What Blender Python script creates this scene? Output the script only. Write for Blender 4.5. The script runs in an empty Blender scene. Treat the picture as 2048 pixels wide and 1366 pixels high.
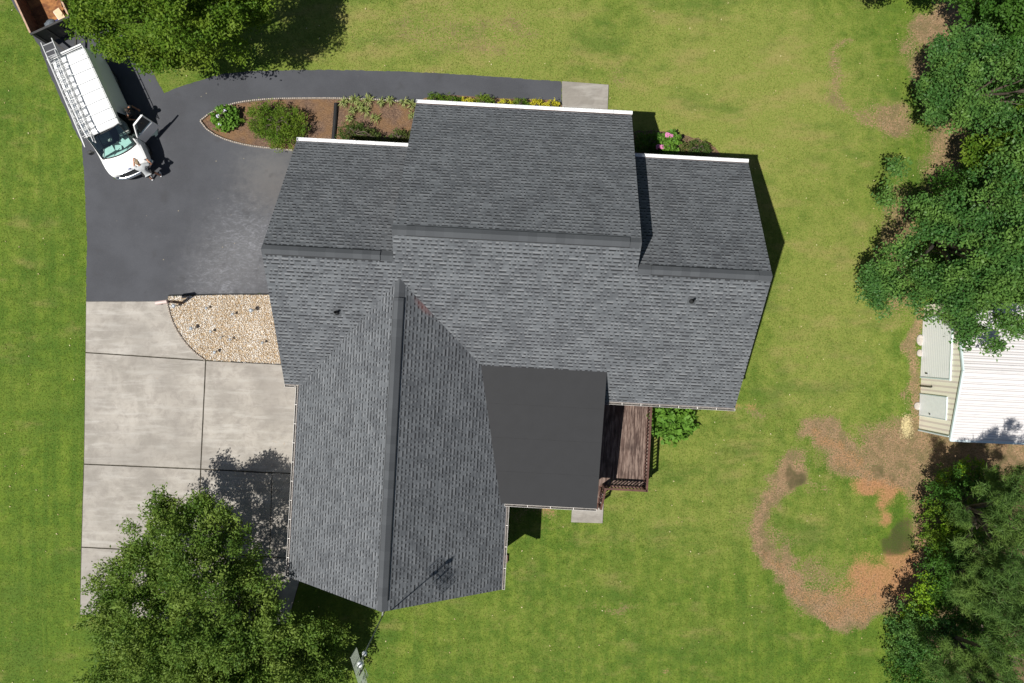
import bpy, bmesh, math, random
import numpy as np
from mathutils import Vector, Matrix
R = math.radians
scene = bpy.context.scene
# ---------------------------------------------------------------- camera
H = 36.0; F = 1593.0
cam_data = bpy.data.cameras.new('camera')
cam_data.lens = 28.0; cam_data.sensor_width = 36.0; cam_data.sensor_fit = 'HORIZONTAL'
cam_data.clip_end = 2000
cam = bpy.data.objects.new('camera', cam_data)
scene.collection.objects.link(cam)
cam.location = (0, 0, H); cam.rotation_euler = (R(.12), R(.06), 0)
scene.camera = cam
# ---------------------------------------------------------------- sky, sun, exposure
SUN = Vector((-.3977, -.2797, 1.0)).normalized()
w = bpy.data.worlds.new('World'); scene.world = w; w.use_nodes = True
wn = w.node_tree.nodes; wl = w.node_tree.links; wn.clear()
wo = wn.new('ShaderNodeOutputWorld'); bg = wn.new('ShaderNodeBackground'); sky = wn.new('ShaderNodeTexSky')
sky.sky_type = 'NISHITA'; sky.sun_disc = False
sky.sun_elevation = math.asin(SUN.z); sky.sun_rotation = math.atan2(SUN.x, SUN.y)
bg.inputs[1].default_value = 0.04
wl.new(sky.outputs[0], bg.inputs[0]); wl.new(bg.outputs[0], wo.inputs[0])
sun_d = bpy.data.lights.new('sun', 'SUN'); sun_d.energy = 4.3; sun_d.angle = R(.53); sun_d.color = (1, .955, .89)
sun = bpy.data.objects.new('sun', sun_d); scene.collection.objects.link(sun)
sun.rotation_euler = SUN.to_track_quat('Z', 'Y').to_euler()
scene.view_settings.view_transform = 'Standard'; scene.view_settings.look = 'None'
scene.view_settings.exposure = 0.5; scene.view_settings.gamma = 1
# ---------------------------------------------------------------- helpers
COL = scene.collection
rng = np.random.default_rng(7); random.seed(7)
_c, _s = math.cos(cam.rotation_euler.x), math.sin(cam.rotation_euler.x)
ROT = cam.rotation_euler.to_matrix()
def U(px, py, z=0.0):
    """a point of the place at height z, read off the survey photograph"""
    d = ROT @ Vector(((px-1024)/F, -(py-683)/F, -1))
    t = (H-z)/-d.z
    return Vector((d.x*t, d.y*t, z))
TH = .0535
def HL(p):      # world -> house frame
    return Vector((math.cos(TH)*p[0]-math.sin(TH)*p[1], math.sin(TH)*p[0]+math.cos(TH)*p[1], p[2] if len(p) > 2 else 0))
def HW(e, n, z=0):
    return Vector((math.cos(TH)*e+math.sin(TH)*n, -math.sin(TH)*e+math.cos(TH)*n, z))

def tag(o, label=None, cat=None, group=None, kind=None):
    if label: o['label'] = label
    if cat: o['category'] = cat
    if group: o['group'] = group
    if kind: o['kind'] = kind
    return o
def empty(name, loc=(0, 0, 0), rz=0):
    o = bpy.data.objects.new(name, None); COL.objects.link(o); o.location = loc; o.rotation_euler = (0, 0, rz)
    o.empty_display_size = .2
    return o
def mesh_obj(name, verts, faces, mat, parent=None, smooth=False, uv=None, mats=None, fm=None):
    me = bpy.data.meshes.new(name); me.from_pydata([tuple(v) for v in verts], [], faces)
    me.validate()
    if mats:
        for m in mats: me.materials.append(m)
        if fm is not None: me.polygons.foreach_set('material_index', fm)
    elif mat: me.materials.append(mat)
    if smooth: me.polygons.foreach_set('use_smooth', [True]*len(me.polygons))
    if uv is not None:
        l = me.uv_layers.new(name='uv')
        for p in me.polygons:
            for li in p.loop_indices: l.data[li].uv = uv[me.loops[li].vertex_index]
    o = bpy.data.objects.new(name, me); COL.objects.link(o)
    if parent: o.parent = parent
    return o
class MB:
    def __init__(s): s.v = []; s.f = []; s.smooth = []
    def add(s, vs, fs):
        b = len(s.v); s.v += [Vector(v) for v in vs]; s.f += [tuple(i+b for i in f) for f in fs]; return s
    def box(s, c, d, rz=0, M=None, taper=1.0):
        hx, hy, hz = d[0]/2, d[1]/2, d[2]/2
        vs = []
        for z in (-hz, hz):
            k = taper if z > 0 else 1
            for x, y in ((-hx, -hy), (hx, -hy), (hx, hy), (-hx, hy)): vs.append(Vector((x*k, y*k, z)))
        if M is None: M = Matrix.Rotation(rz, 3, 'Z')
        vs = [M @ v + Vector(c) for v in vs]
        return s.add(vs, [(3, 2, 1, 0), (4, 5, 6, 7), (0, 1, 5, 4), (1, 2, 6, 5), (2, 3, 7, 6), (3, 0, 4, 7)])
    def bar(s, a, b, wd, ht=None, up=(0, 0, 1)):
        a = Vector(a); b = Vector(b); ht = ht or wd
        z = (b-a); L = z.length; z.normalize(); u = Vector(up)
        if abs(z.dot(u)) > .95: u = Vector((1, 0, 0))
        x = z.cross(u).normalized(); y = x.cross(z)
        M = Matrix((x, y, z)).transposed()
        return s.box((a+b)/2, (wd, ht, L), M=M)
    def tube(s, pts, rad, n=8, cap=True):
        pts = [Vector(p) for p in pts]
        if not hasattr(rad, '__len__'): rad = [rad]*len(pts)
        rings = []; x = None
        for i, p in enumerate(pts):
            d = (pts[min(i+1, len(pts)-1)]-pts[max(i-1, 0)]).normalized()
            if x is None:
                u = Vector((0, 0, 1)) if abs(d.z) < .9 else Vector((1, 0, 0)); x = d.cross(u).normalized()
            else: x = (x - d*x.dot(d)).normalized()
            y = d.cross(x)
            rings.append([p+(x*math.cos(2*math.pi*k/n)+y*math.sin(2*math.pi*k/n))*rad[i] for k in range(n)])
        vs = [v for r in rings for v in r]; fs = []
        for i in range(len(pts)-1):
            for k in range(n):
                fs.append((i*n+k, i*n+(k+1) % n, (i+1)*n+(k+1) % n, (i+1)*n+k))
        if cap: fs.append(tuple(range(n-1, -1, -1))); fs.append(tuple((len(pts)-1)*n+k for k in range(n)))
        return s.add(vs, fs)
    def prism(s, poly, z0, z1):
        """poly: list of xy (ccw); z0,z1 number or callables"""
        f0 = z0 if callable(z0) else (lambda x, y: z0); f1 = z1 if callable(z1) else (lambda x, y: z1)
        n = len(poly)
        vs = [Vector((p[0], p[1], f0(p[0], p[1]))) for p in poly]+[Vector((p[0], p[1], f1(p[0], p[1]))) for p in poly]
        fs = [tuple(range(n-1, -1, -1)), tuple(range(n, 2*n))]+[(i, (i+1) % n, n+(i+1) % n, n+i) for i in range(n)]
        return s.add(vs, fs)
    def ico(s, c, r, sub=1, sc=(1, 1, 1), jit=0):
        bm = bmesh.new(); bmesh.ops.create_icosphere(bm, subdivisions=sub, radius=1)
        vs = [Vector((v.co.x*sc[0], v.co.y*sc[1], v.co.z*sc[2]))*r*(1+random.uniform(-jit, jit))+Vector(c) for v in bm.verts]
        fs = [tuple(v.index for v in f.verts) for f in bm.faces]; bm.free()
        return s.add(vs, fs)
    def build(s, name, mat, parent=None, smooth=False, bevel=0, offset=None):
        vs = s.v if offset is None else [v-Vector(offset) for v in s.v]
        o = mesh_obj(name, vs, s.f, mat, parent, smooth)
        if bevel:
            m = o.modifiers.new('bevel', 'BEVEL'); m.width = bevel; m.segments = 2; m.limit_method = 'ANGLE'; m.angle_limit = R(35)
        return o
def copy_tree(o, parent=None):
    c = o.copy(); COL.objects.link(c)
    if parent: c.parent = parent
    for ch in [x for x in list(COL.objects) if x.parent == o]: copy_tree(ch, c)
    return c
# ---------------------------------------------------------------- materials
LEAF = 1.15
class NT:
    def __init__(s, name):
        s.m = bpy.data.materials.new(name); s.m.use_nodes = True; s.t = s.m.node_tree; s.n = s.t.nodes
        s.p = s.n['Principled BSDF']; s.o = s.n['Material Output']
    def new(s, typ, **k):
        nd = s.n.new(typ)
        for a, b in k.items(): setattr(nd, a, b)
        return nd
    def link(s, a, b): s.t.links.new(a, b)
    def val(s, x, sock):
        if hasattr(x, 'is_linked') or hasattr(x, 'links'): s.link(x, sock)
        else:
            if hasattr(sock.default_value, '__len__') and len(sock.default_value) == 4 and len(x) == 3: x = (*x, 1)
            sock.default_value = x
    def math(s, op, a, b=0.0, c=None, clamp=False):
        nd = s.new('ShaderNodeMath', operation=op, use_clamp=clamp); s.val(a, nd.inputs[0]); s.val(b, nd.inputs[1])
        if c is not None: s.val(c, nd.inputs[2])
        return nd.outputs[0]
    def mix(s, f, a, b, mode='MIX'):
        nd = s.new('ShaderNodeMix', data_type='RGBA', blend_type=mode, clamp_factor=True)
        s.val(f, nd.inputs[0]); s.val(a, nd.inputs[6]); s.val(b, nd.inputs[7]); return nd.outputs[2]
    def noise(s, vec, scale, detail=3, rough=.55, dim='3D', out=0, dist=0):
        nd = s.new('ShaderNodeTexNoise'); nd.inputs['Scale'].default_value = scale; nd.inputs['Detail'].default_value = detail
        nd.inputs['Roughness'].default_value = rough; nd.inputs['Distortion'].default_value = dist
        if vec is not None: s.link(vec, nd.inputs['Vector'])
        return nd.outputs[out]
    def ramp(s, f, lo, hi, a=0.0, b=1.0):
        nd = s.new('ShaderNodeMapRange'); nd.interpolation_type = 'SMOOTHSTEP'
        s.val(f, nd.inputs[0]); nd.inputs[1].default_value = lo; nd.inputs[2].default_value = hi
        nd.inputs[3].default_value = a; nd.inputs[4].default_value = b; return nd.outputs[0]
    def pos(s): return s.new('ShaderNodeNewGeometry').outputs['Position']
    def obj(s): return s.new('ShaderNodeTexCoord').outputs['Object']
    def attr(s, name, out='Color'): return s.new('ShaderNodeAttribute', attribute_name=name).outputs[out]
    def scale(s, vec, sc, rot=(0, 0, 0), loc=(0, 0, 0)):
        nd = s.new('ShaderNodeMapping'); s.link(vec, nd.inputs[0]); nd.inputs['Scale'].default_value = sc
        nd.inputs['Rotation'].default_value = rot; nd.inputs['Location'].default_value = loc; return nd.outputs[0]
    def bump(s, h, strength=.3, dist=.02):
        nd = s.new('ShaderNodeBump'); nd.inputs['Strength'].default_value = strength; nd.inputs['Distance'].default_value = dist
        s.link(h, nd.inputs['Height']); s.link(nd.outputs[0], s.p.inputs['Normal'])
    def base(s, c): s.val(c, s.p.inputs['Base Color'])
    def set(s, **k):
        for a, b in k.items(): s.p.inputs[a.replace('_', ' ')].default_value = b
        return s
def simple(name, col, rough=.6, metal=0, var=.12, scale=6, bump=0, spec=.5):
    m = NT(name); p = m.obj(); n = m.noise(p, scale, 5); n2 = m.noise(p, scale*9, 3)
    k = m.math('ADD', m.math('MULTIPLY', n, .65), m.math('MULTIPLY', n2, .35))
    f = m.ramp(k, .3, .7, 1-var*1.6, 1+var)
    mm = m.new('ShaderNodeVectorMath', operation='SCALE'); mm.inputs[0].default_value = col[:3]; m.link(f, mm.inputs['Scale'])
    m.link(mm.outputs[0], m.p.inputs['Base Color']); m.set(Roughness=rough, Metallic=metal)
    m.p.inputs['Specular IOR Level'].default_value = spec
    if bump: m.bump(n2, bump, .01)
    return m.m
def leaf_mat(name, c1, c2, c3, trans=.3, rough=.55):
    m = NT(name); c1, c2, c3 = [tuple(x*LEAF for x in q) for q in (c1, c2, c3)]; t = m.attr('tone', 'Fac'); p = m.pos()
    big = m.noise(p, .9, 2); c = m.mix(t, c1, c2); c = m.mix(m.ramp(big, .4, .68, 0, .75), c, c3)
    m.base(c); m.set(Roughness=rough); m.p.inputs['Specular IOR Level'].default_value = .16
    tr = m.new('ShaderNodeBsdfTranslucent'); m.link(m.mix(.5, c, (.25, .35, .03), 'MIX'), tr.inputs[0])
    mx = m.new('ShaderNodeMixShader'); mx.inputs[0].default_value = trans
    m.link(m.p.outputs[0], mx.inputs[1]); m.link(tr.outputs[0], mx.inputs[2]); m.link(mx.outputs[0], m.o.inputs[0])
    return m.m
# lawn (shared by the ground sheet and the grass blades)
def lawn_mat(name, blades):
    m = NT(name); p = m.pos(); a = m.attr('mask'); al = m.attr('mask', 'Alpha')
    sep = m.new('ShaderNodeSeparateColor'); m.link(a, sep.inputs[0])
    dirt, clay, dry = sep.outputs[0], sep.outputs[1], sep.outputs[2]
    nL = m.noise(p, .35, 4); nM = m.noise(p, 1.7, 5, .65); nF = m.noise(p, 14, 4, .7); nX = m.noise(p, 42, 2, .8)
    stripe = m.noise(m.scale(p, (1.5, .08, 1), rot=(0, 0, R(-4))), 1.3, 2)
    stripe2 = m.noise(m.scale(p, (.16, 1.0, 1), rot=(0, 0, R(16))), .9, 4)
    g = m.mix(m.ramp(nM, .35, .65), (.066, .128, .011), (.116, .186, .016))
    g = m.mix(m.ramp(stripe, .40, .62, 0, .75), g, (.050, .112, .009))
    g = m.mix(m.ramp(stripe2, .42, .68, 0, .45), g, (.120, .172, .022))
    yl = m.mix(m.ramp(nF, .3, .7), (.156, .212, .032), (.255, .252, .070))
    dryf = m.math('ADD', dry, m.math('MULTIPLY', m.math('SUBTRACT', nM, .5), 1.1))
    c = m.mix(m.ramp(dryf, .0, .85, 0, .95), g, yl)
    c = m.mix(m.ramp(nX, .25, .75, 0, .5), c, m.mix(.6, c, (.040, .066, .010)))
    c = m.mix(m.ramp(nF, .45, .72, 0, .35), c, (.21, .235, .035))
    wp = m.noise(m.scale(p, (.55, 1.3, 1), rot=(0, 0, R(12))), .8, 6, .62, dist=.15); c = m.mix(m.ramp(m.math('ADD', wp, m.math('MULTIPLY', dry, .14)), .56, .80, 0, .55), c, (.26, .21, .080))
    dk = m.noise(m.scale(p, (.5, 1.1, 1), rot=(0, 0, R(12))), .45, 6, .68); c = m.mix(m.ramp(dk, .50, .68, 0, .6), c, (.058, .112, .014))
    if not blades:
        th = m.mix(m.ramp(nF, .3, .7), (.080, .046, .025), (.31, .190, .105))
        th = m.mix(m.ramp(nX, .42, .72, 0, .85), th, (.38, .29, .175))
        th = m.mix(m.ramp(nM, .42, .62, 0, .55), th, (.085, .095, .030))
        df = m.math('ADD', dirt, m.math('ADD', m.math('MULTIPLY', m.math('SUBTRACT', nM, .5), 1.2), m.math('MULTIPLY', m.math('SUBTRACT', nF, .5), 2.2)))
        c = m.mix(m.ramp(df, .24, .84), c, th)
        cl = m.mix(m.ramp(nF, .3, .7), (.22, .105, .048), (.40, .215, .105))
        cf = m.math('ADD', clay, m.math('ADD', m.math('MULTIPLY', m.math('SUBTRACT', nM, .5), 1.2), m.math('MULTIPLY', m.math('SUBTRACT', nF, .5), 1.5)))
        c = m.mix(m.ramp(cf, .22, 1.0, 0, .92), c, cl)
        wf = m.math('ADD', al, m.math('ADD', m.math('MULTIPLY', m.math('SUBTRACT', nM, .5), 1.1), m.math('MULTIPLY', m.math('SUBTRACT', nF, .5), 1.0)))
        c = m.mix(m.ramp(wf, .25, 1.1, 0, .8), c, (.048, .044, .018))  # damp soil tone, also the painted shade under the thicket
        h = m.math('ADD', m.math('MULTIPLY', nX, .5), nF)
        m.bump(h, .55, .05)
    else:
        c = m.mix(m.attr('tone', 'Fac'), m.mix(.3, c, (.05, .10, .008)), m.mix(.14, c, (.32, .36, .05)))
        tr = m.new('ShaderNodeBsdfTranslucent'); m.link(c, tr.inputs[0])
        mx = m.new('ShaderNodeMixShader'); mx.inputs[0].default_value = .35
        m.link(m.p.outputs[0], mx.inputs[1]); m.link(tr.outputs[0], mx.inputs[2]); m.link(mx.outputs[0], m.o.inputs[0])
    m.base(c); m.set(Roughness=.85); m.p.inputs['Specular IOR Level'].default_value = .2
    return m.m
def asphalt_mat():
    m = NT('asphalt'); p = m.pos(); n = m.noise(p, .5, 5, .6); f = m.noise(p, 60, 2, .9); mid = m.noise(p, 3.2, 6, .7)
    c = m.mix(m.ramp(n, .35, .65), (.034, .037, .045), (.048, .052, .062))
    c = m.mix(m.ramp(f, .3, .75, 0, .35), c, (.092, .094, .10))
    # worn, paler sealer near the garage
    def blob(px, py, r0, r1):
        q = U(px, py); d = m.new('ShaderNodeVectorMath', operation='DISTANCE'); m.link(p, d.inputs[0]); d.inputs[1].default_value = q
        return m.ramp(m.math('ADD', d.outputs['Value'], m.math('MULTIPLY', m.math('SUBTRACT', mid, .5), 2.4)), r0-1.0, r1+.6, 1, 0)
    c = m.mix(m.math('MULTIPLY', blob(540, 350, .6, 1.9), .75), c, (.125, .125, .125))
    c = m.mix(m.math('MULTIPLY', blob(500, 500, .4, 3.0), .75), c, (.115, .118, .125))
    c = m.mix(m.math('MULTIPLY', blob(440, 560, .3, 2.2), .5), c, (.12, .12, .125))
    sc = m.noise(m.scale(p, (1, 4, 1), rot=(0, 0, .4)), 2.2, 8, .75, dist=1.5)
    scuff = m.math('MULTIPLY', m.ramp(m.noise(m.scale(p, (1, 2.2, 1), rot=(0, 0, .5)), 2.6, 9, .78, dist=1.8), .46, .70), m.math('MAXIMUM', blob(505, 490, .9, 2.6), blob(440, 565, .6, 1.9)))
    c = m.mix(m.math('MULTIPLY', scuff, .7), c, (.24, .25, .28)); c = m.mix(m.math('MULTIPLY', blob(545, 375, .7, 1.2), .5), c, (.085, .078, .074))
    c = m.mix(m.ramp(sc, .60, .72, 0, .35), c, (.12, .125, .135))
    c = m.mix(m.ramp(m.noise(p, 1.1, 3), .60, .72, 0, .5), c, (.036, .037, .041))
    vor = m.new('ShaderNodeTexVoronoi'); vor.feature = 'F1'; vor.inputs['Scale'].default_value = 1.6; m.link(p, vor.inputs['Vector'])
    c = m.mix(m.ramp(vor.outputs['Distance'], .03, .05, .6, 0), c, (.30, .26, .18))
    m.base(c); m.set(Roughness=.82); m.bump(f, .35, .01); return m.m
def concrete_mat(name, tone=1.0):
    m = NT(name); p = m.pos(); n = m.noise(p, .55, 6, .62, dist=.8); f = m.noise(p, 35, 3, .8); k = m.noise(p, 2.6, 7, .7, dist=.6)
    stk = m.noise(m.scale(p, (.35, 2.2, 1), rot=(0, 0, .12)), 1.6, 6, .7)
    c = m.mix(m.ramp(n, .30, .70), tuple(x*tone for x in (.245, .228, .200)), tuple(x*tone for x in (.380, .355, .315)))
    c = m.mix(m.ramp(k, .42, .68, 0, .65), c, tuple(x*tone for x in (.22, .20, .178)))
    c = m.mix(m.ramp(stk, .45, .70, 0, .6), c, tuple(x*tone for x in (.44, .425, .39)))
    big = m.noise(p, .22, 2); c = m.mix(m.ramp(big, .45, .65, 0, .55), c, tuple(x*tone for x in (.205, .19, .17)))
    c = m.mix(m.ramp(f, .35, .7, 0, .16), c, (.2, .18, .16))
    rs = m.noise(p, 1.3, 4, .6, dist=1.2); c = m.mix(m.ramp(rs, .70, .77, 0, .4), c, (.30, .19, .10))
    m.base(c); m.set(Roughness=.88); m.bump(f, .2, .01); return m.m
def shingle_mat(name='shingles', stain=False):
    m = NT(name); uv = m.new('ShaderNodeUVMap', uv_map='uv').outputs[0]
    sx = m.new('ShaderNodeSeparateXYZ'); m.link(uv, sx.inputs[0]); u, v = sx.outputs[0], sx.outputs[1]
    EX = .160; PW = .235
    vv = m.math('ADD', m.math('DIVIDE', v, EX), .34)
    row = m.math('FLOOR', vv); fv = m.math('FRACT', vv)          # fv < .34: just below a course edge, above: the exposed tab
    wn1 = m.new('ShaderNodeTexWhiteNoise', noise_dimensions='1D'); m.link(row, wn1.inputs['W'])
    wob = m.new('ShaderNodeTexNoise', noise_dimensions='2D'); wob.inputs['Scale'].default_value = 2.3; wob.inputs['Detail'].default_value = 1
    wv_ = m.new('ShaderNodeCombineXYZ'); m.link(u, wv_.inputs[0]); m.link(m.math('MULTIPLY', row, 3.7), wv_.inputs[1]); m.link(wv_.outputs[0], wob.inputs['Vector'])
    uo = m.math('ADD', m.math('ADD', m.math('DIVIDE', u, PW), m.math('MULTIPLY', wn1.outputs['Value'], 7.3)), m.math('MULTIPLY', wob.outputs[0], 2.6))
    cell = m.math('FLOOR', uo); fu = m.math('FRACT', uo)
    cv = m.new('ShaderNodeCombineXYZ'); m.link(cell, cv.inputs[0]); m.link(row, cv.inputs[1])
    wn2 = m.new('ShaderNodeTexWhiteNoise', noise_dimensions='2D'); m.link(cv.outputs[0], wn2.inputs['Vector'])
    s2 = m.new('ShaderNodeSeparateColor'); m.link(wn2.outputs['Color'], s2.inputs[0])
    r1, r2, r3 = s2.outputs[0], s2.outputs[1], s2.outputs[2]
    wid = m.math('ADD', .42, m.math('MULTIPLY', r1, .26)); tab = m.math('LESS_THAN', fu, wid)
    low = m.math('LESS_THAN', fv, .38); line = m.math('MULTIPLY', m.math('GREATER_THAN', fv, .20), low)
    band = m.math('MULTIPLY', m.math('MULTIPLY', low, tab), m.math('MULTIPLY_ADD', r3, .3, .75))
    lite = m.math('MULTIPLY', m.math('MULTIPLY', tab, m.math('LESS_THAN', fv, .78)), m.math('SUBTRACT', 1.0, low))
    pz = m.pos(); blot = m.noise(pz, 1.5, 5, .65); fine = m.noise(pz, 70, 2, .9)
    # every shingle strip (about a metre long) has a tone of its own
    st = m.new('ShaderNodeCombineXYZ'); m.link(m.math('FLOOR', m.math('DIVIDE', uo, 2.0)), st.inputs[0]); m.link(row, st.inputs[1])
    wn3 = m.new('ShaderNodeTexWhiteNoise', noise_dimensions='2D'); m.link(st.outputs[0], wn3.inputs['Vector'])
    c = m.mix(m.math('MULTIPLY_ADD', wn3.outputs['Value'], .6, m.math('MULTIPLY', r2, .4)), (.088, .097, .106), (.138, .149, .160))
    c = m.mix(m.ramp(blot, .42, .62, 0, .7), c, (.062, .068, .076))
    c = m.mix(m.math('MULTIPLY', lite, m.math('MULTIPLY_ADD', r2, .5, .1)), c, (.225, .235, .246))
    c = m.mix(m.math('MULTIPLY', line, .3), c, (.028, .031, .035))
    c = m.mix(m.math('MULTIPLY', band, .98), c, (.006, .007, .009))
    c = m.mix(m.ramp(fine, .35, .75, 0, .25), c, (.19, .195, .205))
    ob = m.obj()
    if stain:
        sb = m.new('ShaderNodeSeparateXYZ'); m.link(ob, sb.inputs[0]); ex_, ey_ = m.math('ADD', sb.outputs[0], 3.36), m.math('SUBTRACT', sb.outputs[1], 1.16)
        al_ = m.math('ADD', m.math('MULTIPLY', ex_, .70), m.math('MULTIPLY', ey_, -.71)); ac_ = m.math('ADD', m.math('MULTIPLY', ex_, .71), m.math('MULTIPLY', ey_, .70))
        cb_ = m.new('ShaderNodeCombineXYZ'); m.link(m.math('MULTIPLY', al_, 1.9), cb_.inputs[0]); m.link(m.math('MULTIPLY', ac_, 5.5), cb_.inputs[1])
        L = m.new('ShaderNodeVectorMath', operation='LENGTH'); m.link(cb_.outputs[0], L.inputs[0])
        c = m.mix(m.ramp(m.math('ADD', L.outputs['Value'], m.math('MULTIPLY', blot, .5)), .5, 1.3, .42, 0), c, (.20, .075, .065))
    h = m.math('ADD', m.math('MULTIPLY', lite, .5), m.math('SUBTRACT', 1.0, low))
    m.base(c); m.set(Roughness=.9); m.p.inputs['Specular IOR Level'].default_value = .3
    m.bump(m.math('ADD', h, m.math('MULTIPLY', fine, .15)), .6, .012); return m.m
def cap_mat(ax=0):
    m = NT('ridge_cap_shingle'); p = m.obj(); sx = m.new('ShaderNodeSeparateXYZ'); m.link(p, sx.inputs[0])
    k = m.math('FLOOR', m.math('MULTIPLY', sx.outputs[ax], 3.1))
    wn_ = m.new('ShaderNodeTexWhiteNoise', noise_dimensions='1D'); m.link(k, wn_.inputs['W'])
    f = m.noise(p, 60, 2, .9); c = m.mix(wn_.outputs[0], (.048, .053, .059), (.066, .072, .079)); c = m.mix(m.ramp(f, .3, .7, 0, .3), c, (.10, .107, .115))
    m.base(c); m.set(Roughness=.9); m.bump(f, .3, .01); return m.m
def brick_mat():
    m = NT('brick'); b = m.new('ShaderNodeTexBrick'); p = m.obj(); sx = m.new('ShaderNodeSeparateXYZ'); m.link(p, sx.inputs[0])
    cb = m.new('ShaderNodeCombineXYZ'); m.link(m.math('ADD', sx.outputs[0], sx.outputs[1]), cb.inputs[0]); m.link(sx.outputs[2], cb.inputs[1])
    m.link(cb.outputs[0], b.inputs['Vector']); b.inputs['Scale'].default_value = 1; b.inputs['Brick Width'].default_value = .21
    b.inputs['Row Height'].default_value = .075; b.inputs['Mortar Size'].default_value = .008
    b.inputs['Color1'].default_value = (.26, .115, .075, 1); b.inputs['Color2'].default_value = (.17, .075, .055, 1); b.inputs['Mortar'].default_value = (.38, .35, .31, 1)
    m.link(b.outputs[0], m.p.inputs['Base Color']); m.set(Roughness=.85); return m.m
def mulch_mat():
    m = NT('mulch'); p = m.pos(); v = m.new('ShaderNodeTexVoronoi'); v.inputs['Scale'].default_value = 22; m.link(m.scale(p, (1, 1.9, 1), rot=(0, 0, .7)), v.inputs['Vector'])
    n = m.noise(p, 1.1, 4); f = m.noise(p, 26, 4, .8); s = m.new('ShaderNodeSeparateColor'); m.link(v.outputs['Color'], s.inputs[0])
    c = m.mix(s.outputs[0], (.070, .040, .028), (.20, .125, .080))
    c = m.mix(m.ramp(n, .42, .62, 0, .75), c, (.19, .105, .045)); c = m.mix(m.ramp(f, .55, .72, 0, .85), c, (.42, .31, .20))
    m.base(c); m.set(Roughness=.95); m.bump(m.math('ADD', f, s.outputs[1]), .8, .03); return m.m
def wood_mat(name, c1, c2, c3, axis=1, width=.14):
    m = NT(name); p = m.obj(); sx = m.new('ShaderNodeSeparateXYZ'); m.link(p, sx.inputs[0])
    k = m.math('FLOOR', m.math('DIVIDE', sx.outputs[0], width)); wn_ = m.new('ShaderNodeTexWhiteNoise', noise_dimensions='1D'); m.link(k, wn_.inputs['W'])
    g = m.noise(m.scale(p, (14, 1.0, 1)), 1.4, 6, .7); g2 = m.noise(p, 1.3, 4)
    c = m.mix(wn_.outputs[0], c1, c2); c = m.mix(m.ramp(g, .44, .60, 0, .9), c, c3); c = m.mix(m.ramp(g2, .5, .7, 0, .6), c, tuple(x*.5 for x in c1))
    m.base(c); m.set(Roughness=.85); m.bump(g, .3, .01); return m.m
def rust_mat():
    m = NT('rusty_bed'); p = m.pos(); n = m.noise(p, 1.6, 6, .7, dist=1); f = m.noise(p, 20, 4, .8)
    c = m.mix(m.ramp(n, .38, .62), (.13, .045, .015), (.34, .15, .045)); c = m.mix(m.ramp(f, .5, .75, 0, .6), c, (.10, .05, .03))
    m.base(c); m.set(Roughness=.85); return m.m
def rib_mat(name, c1, c2, axis, period, duty=.22):
    m = NT(name); p = m.obj(); sx = m.new('ShaderNodeSeparateXYZ'); m.link(p, sx.inputs[0])
    fr = m.math('FRACT', m.math('DIVIDE', sx.outputs[axis], period)); d = m.noise(m.scale(p, (1, 1, 1)), 1.5, 5, .7)
    k = m.ramp(fr, duty, duty+.06, 1, 0); c = m.mix(k, c1, c2); c = m.mix(m.ramp(d, .5, .75, 0, .25), c, tuple(x*.6 for x in c1))
    m.base(c); m.set(Roughness=.5); return m.m
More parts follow.
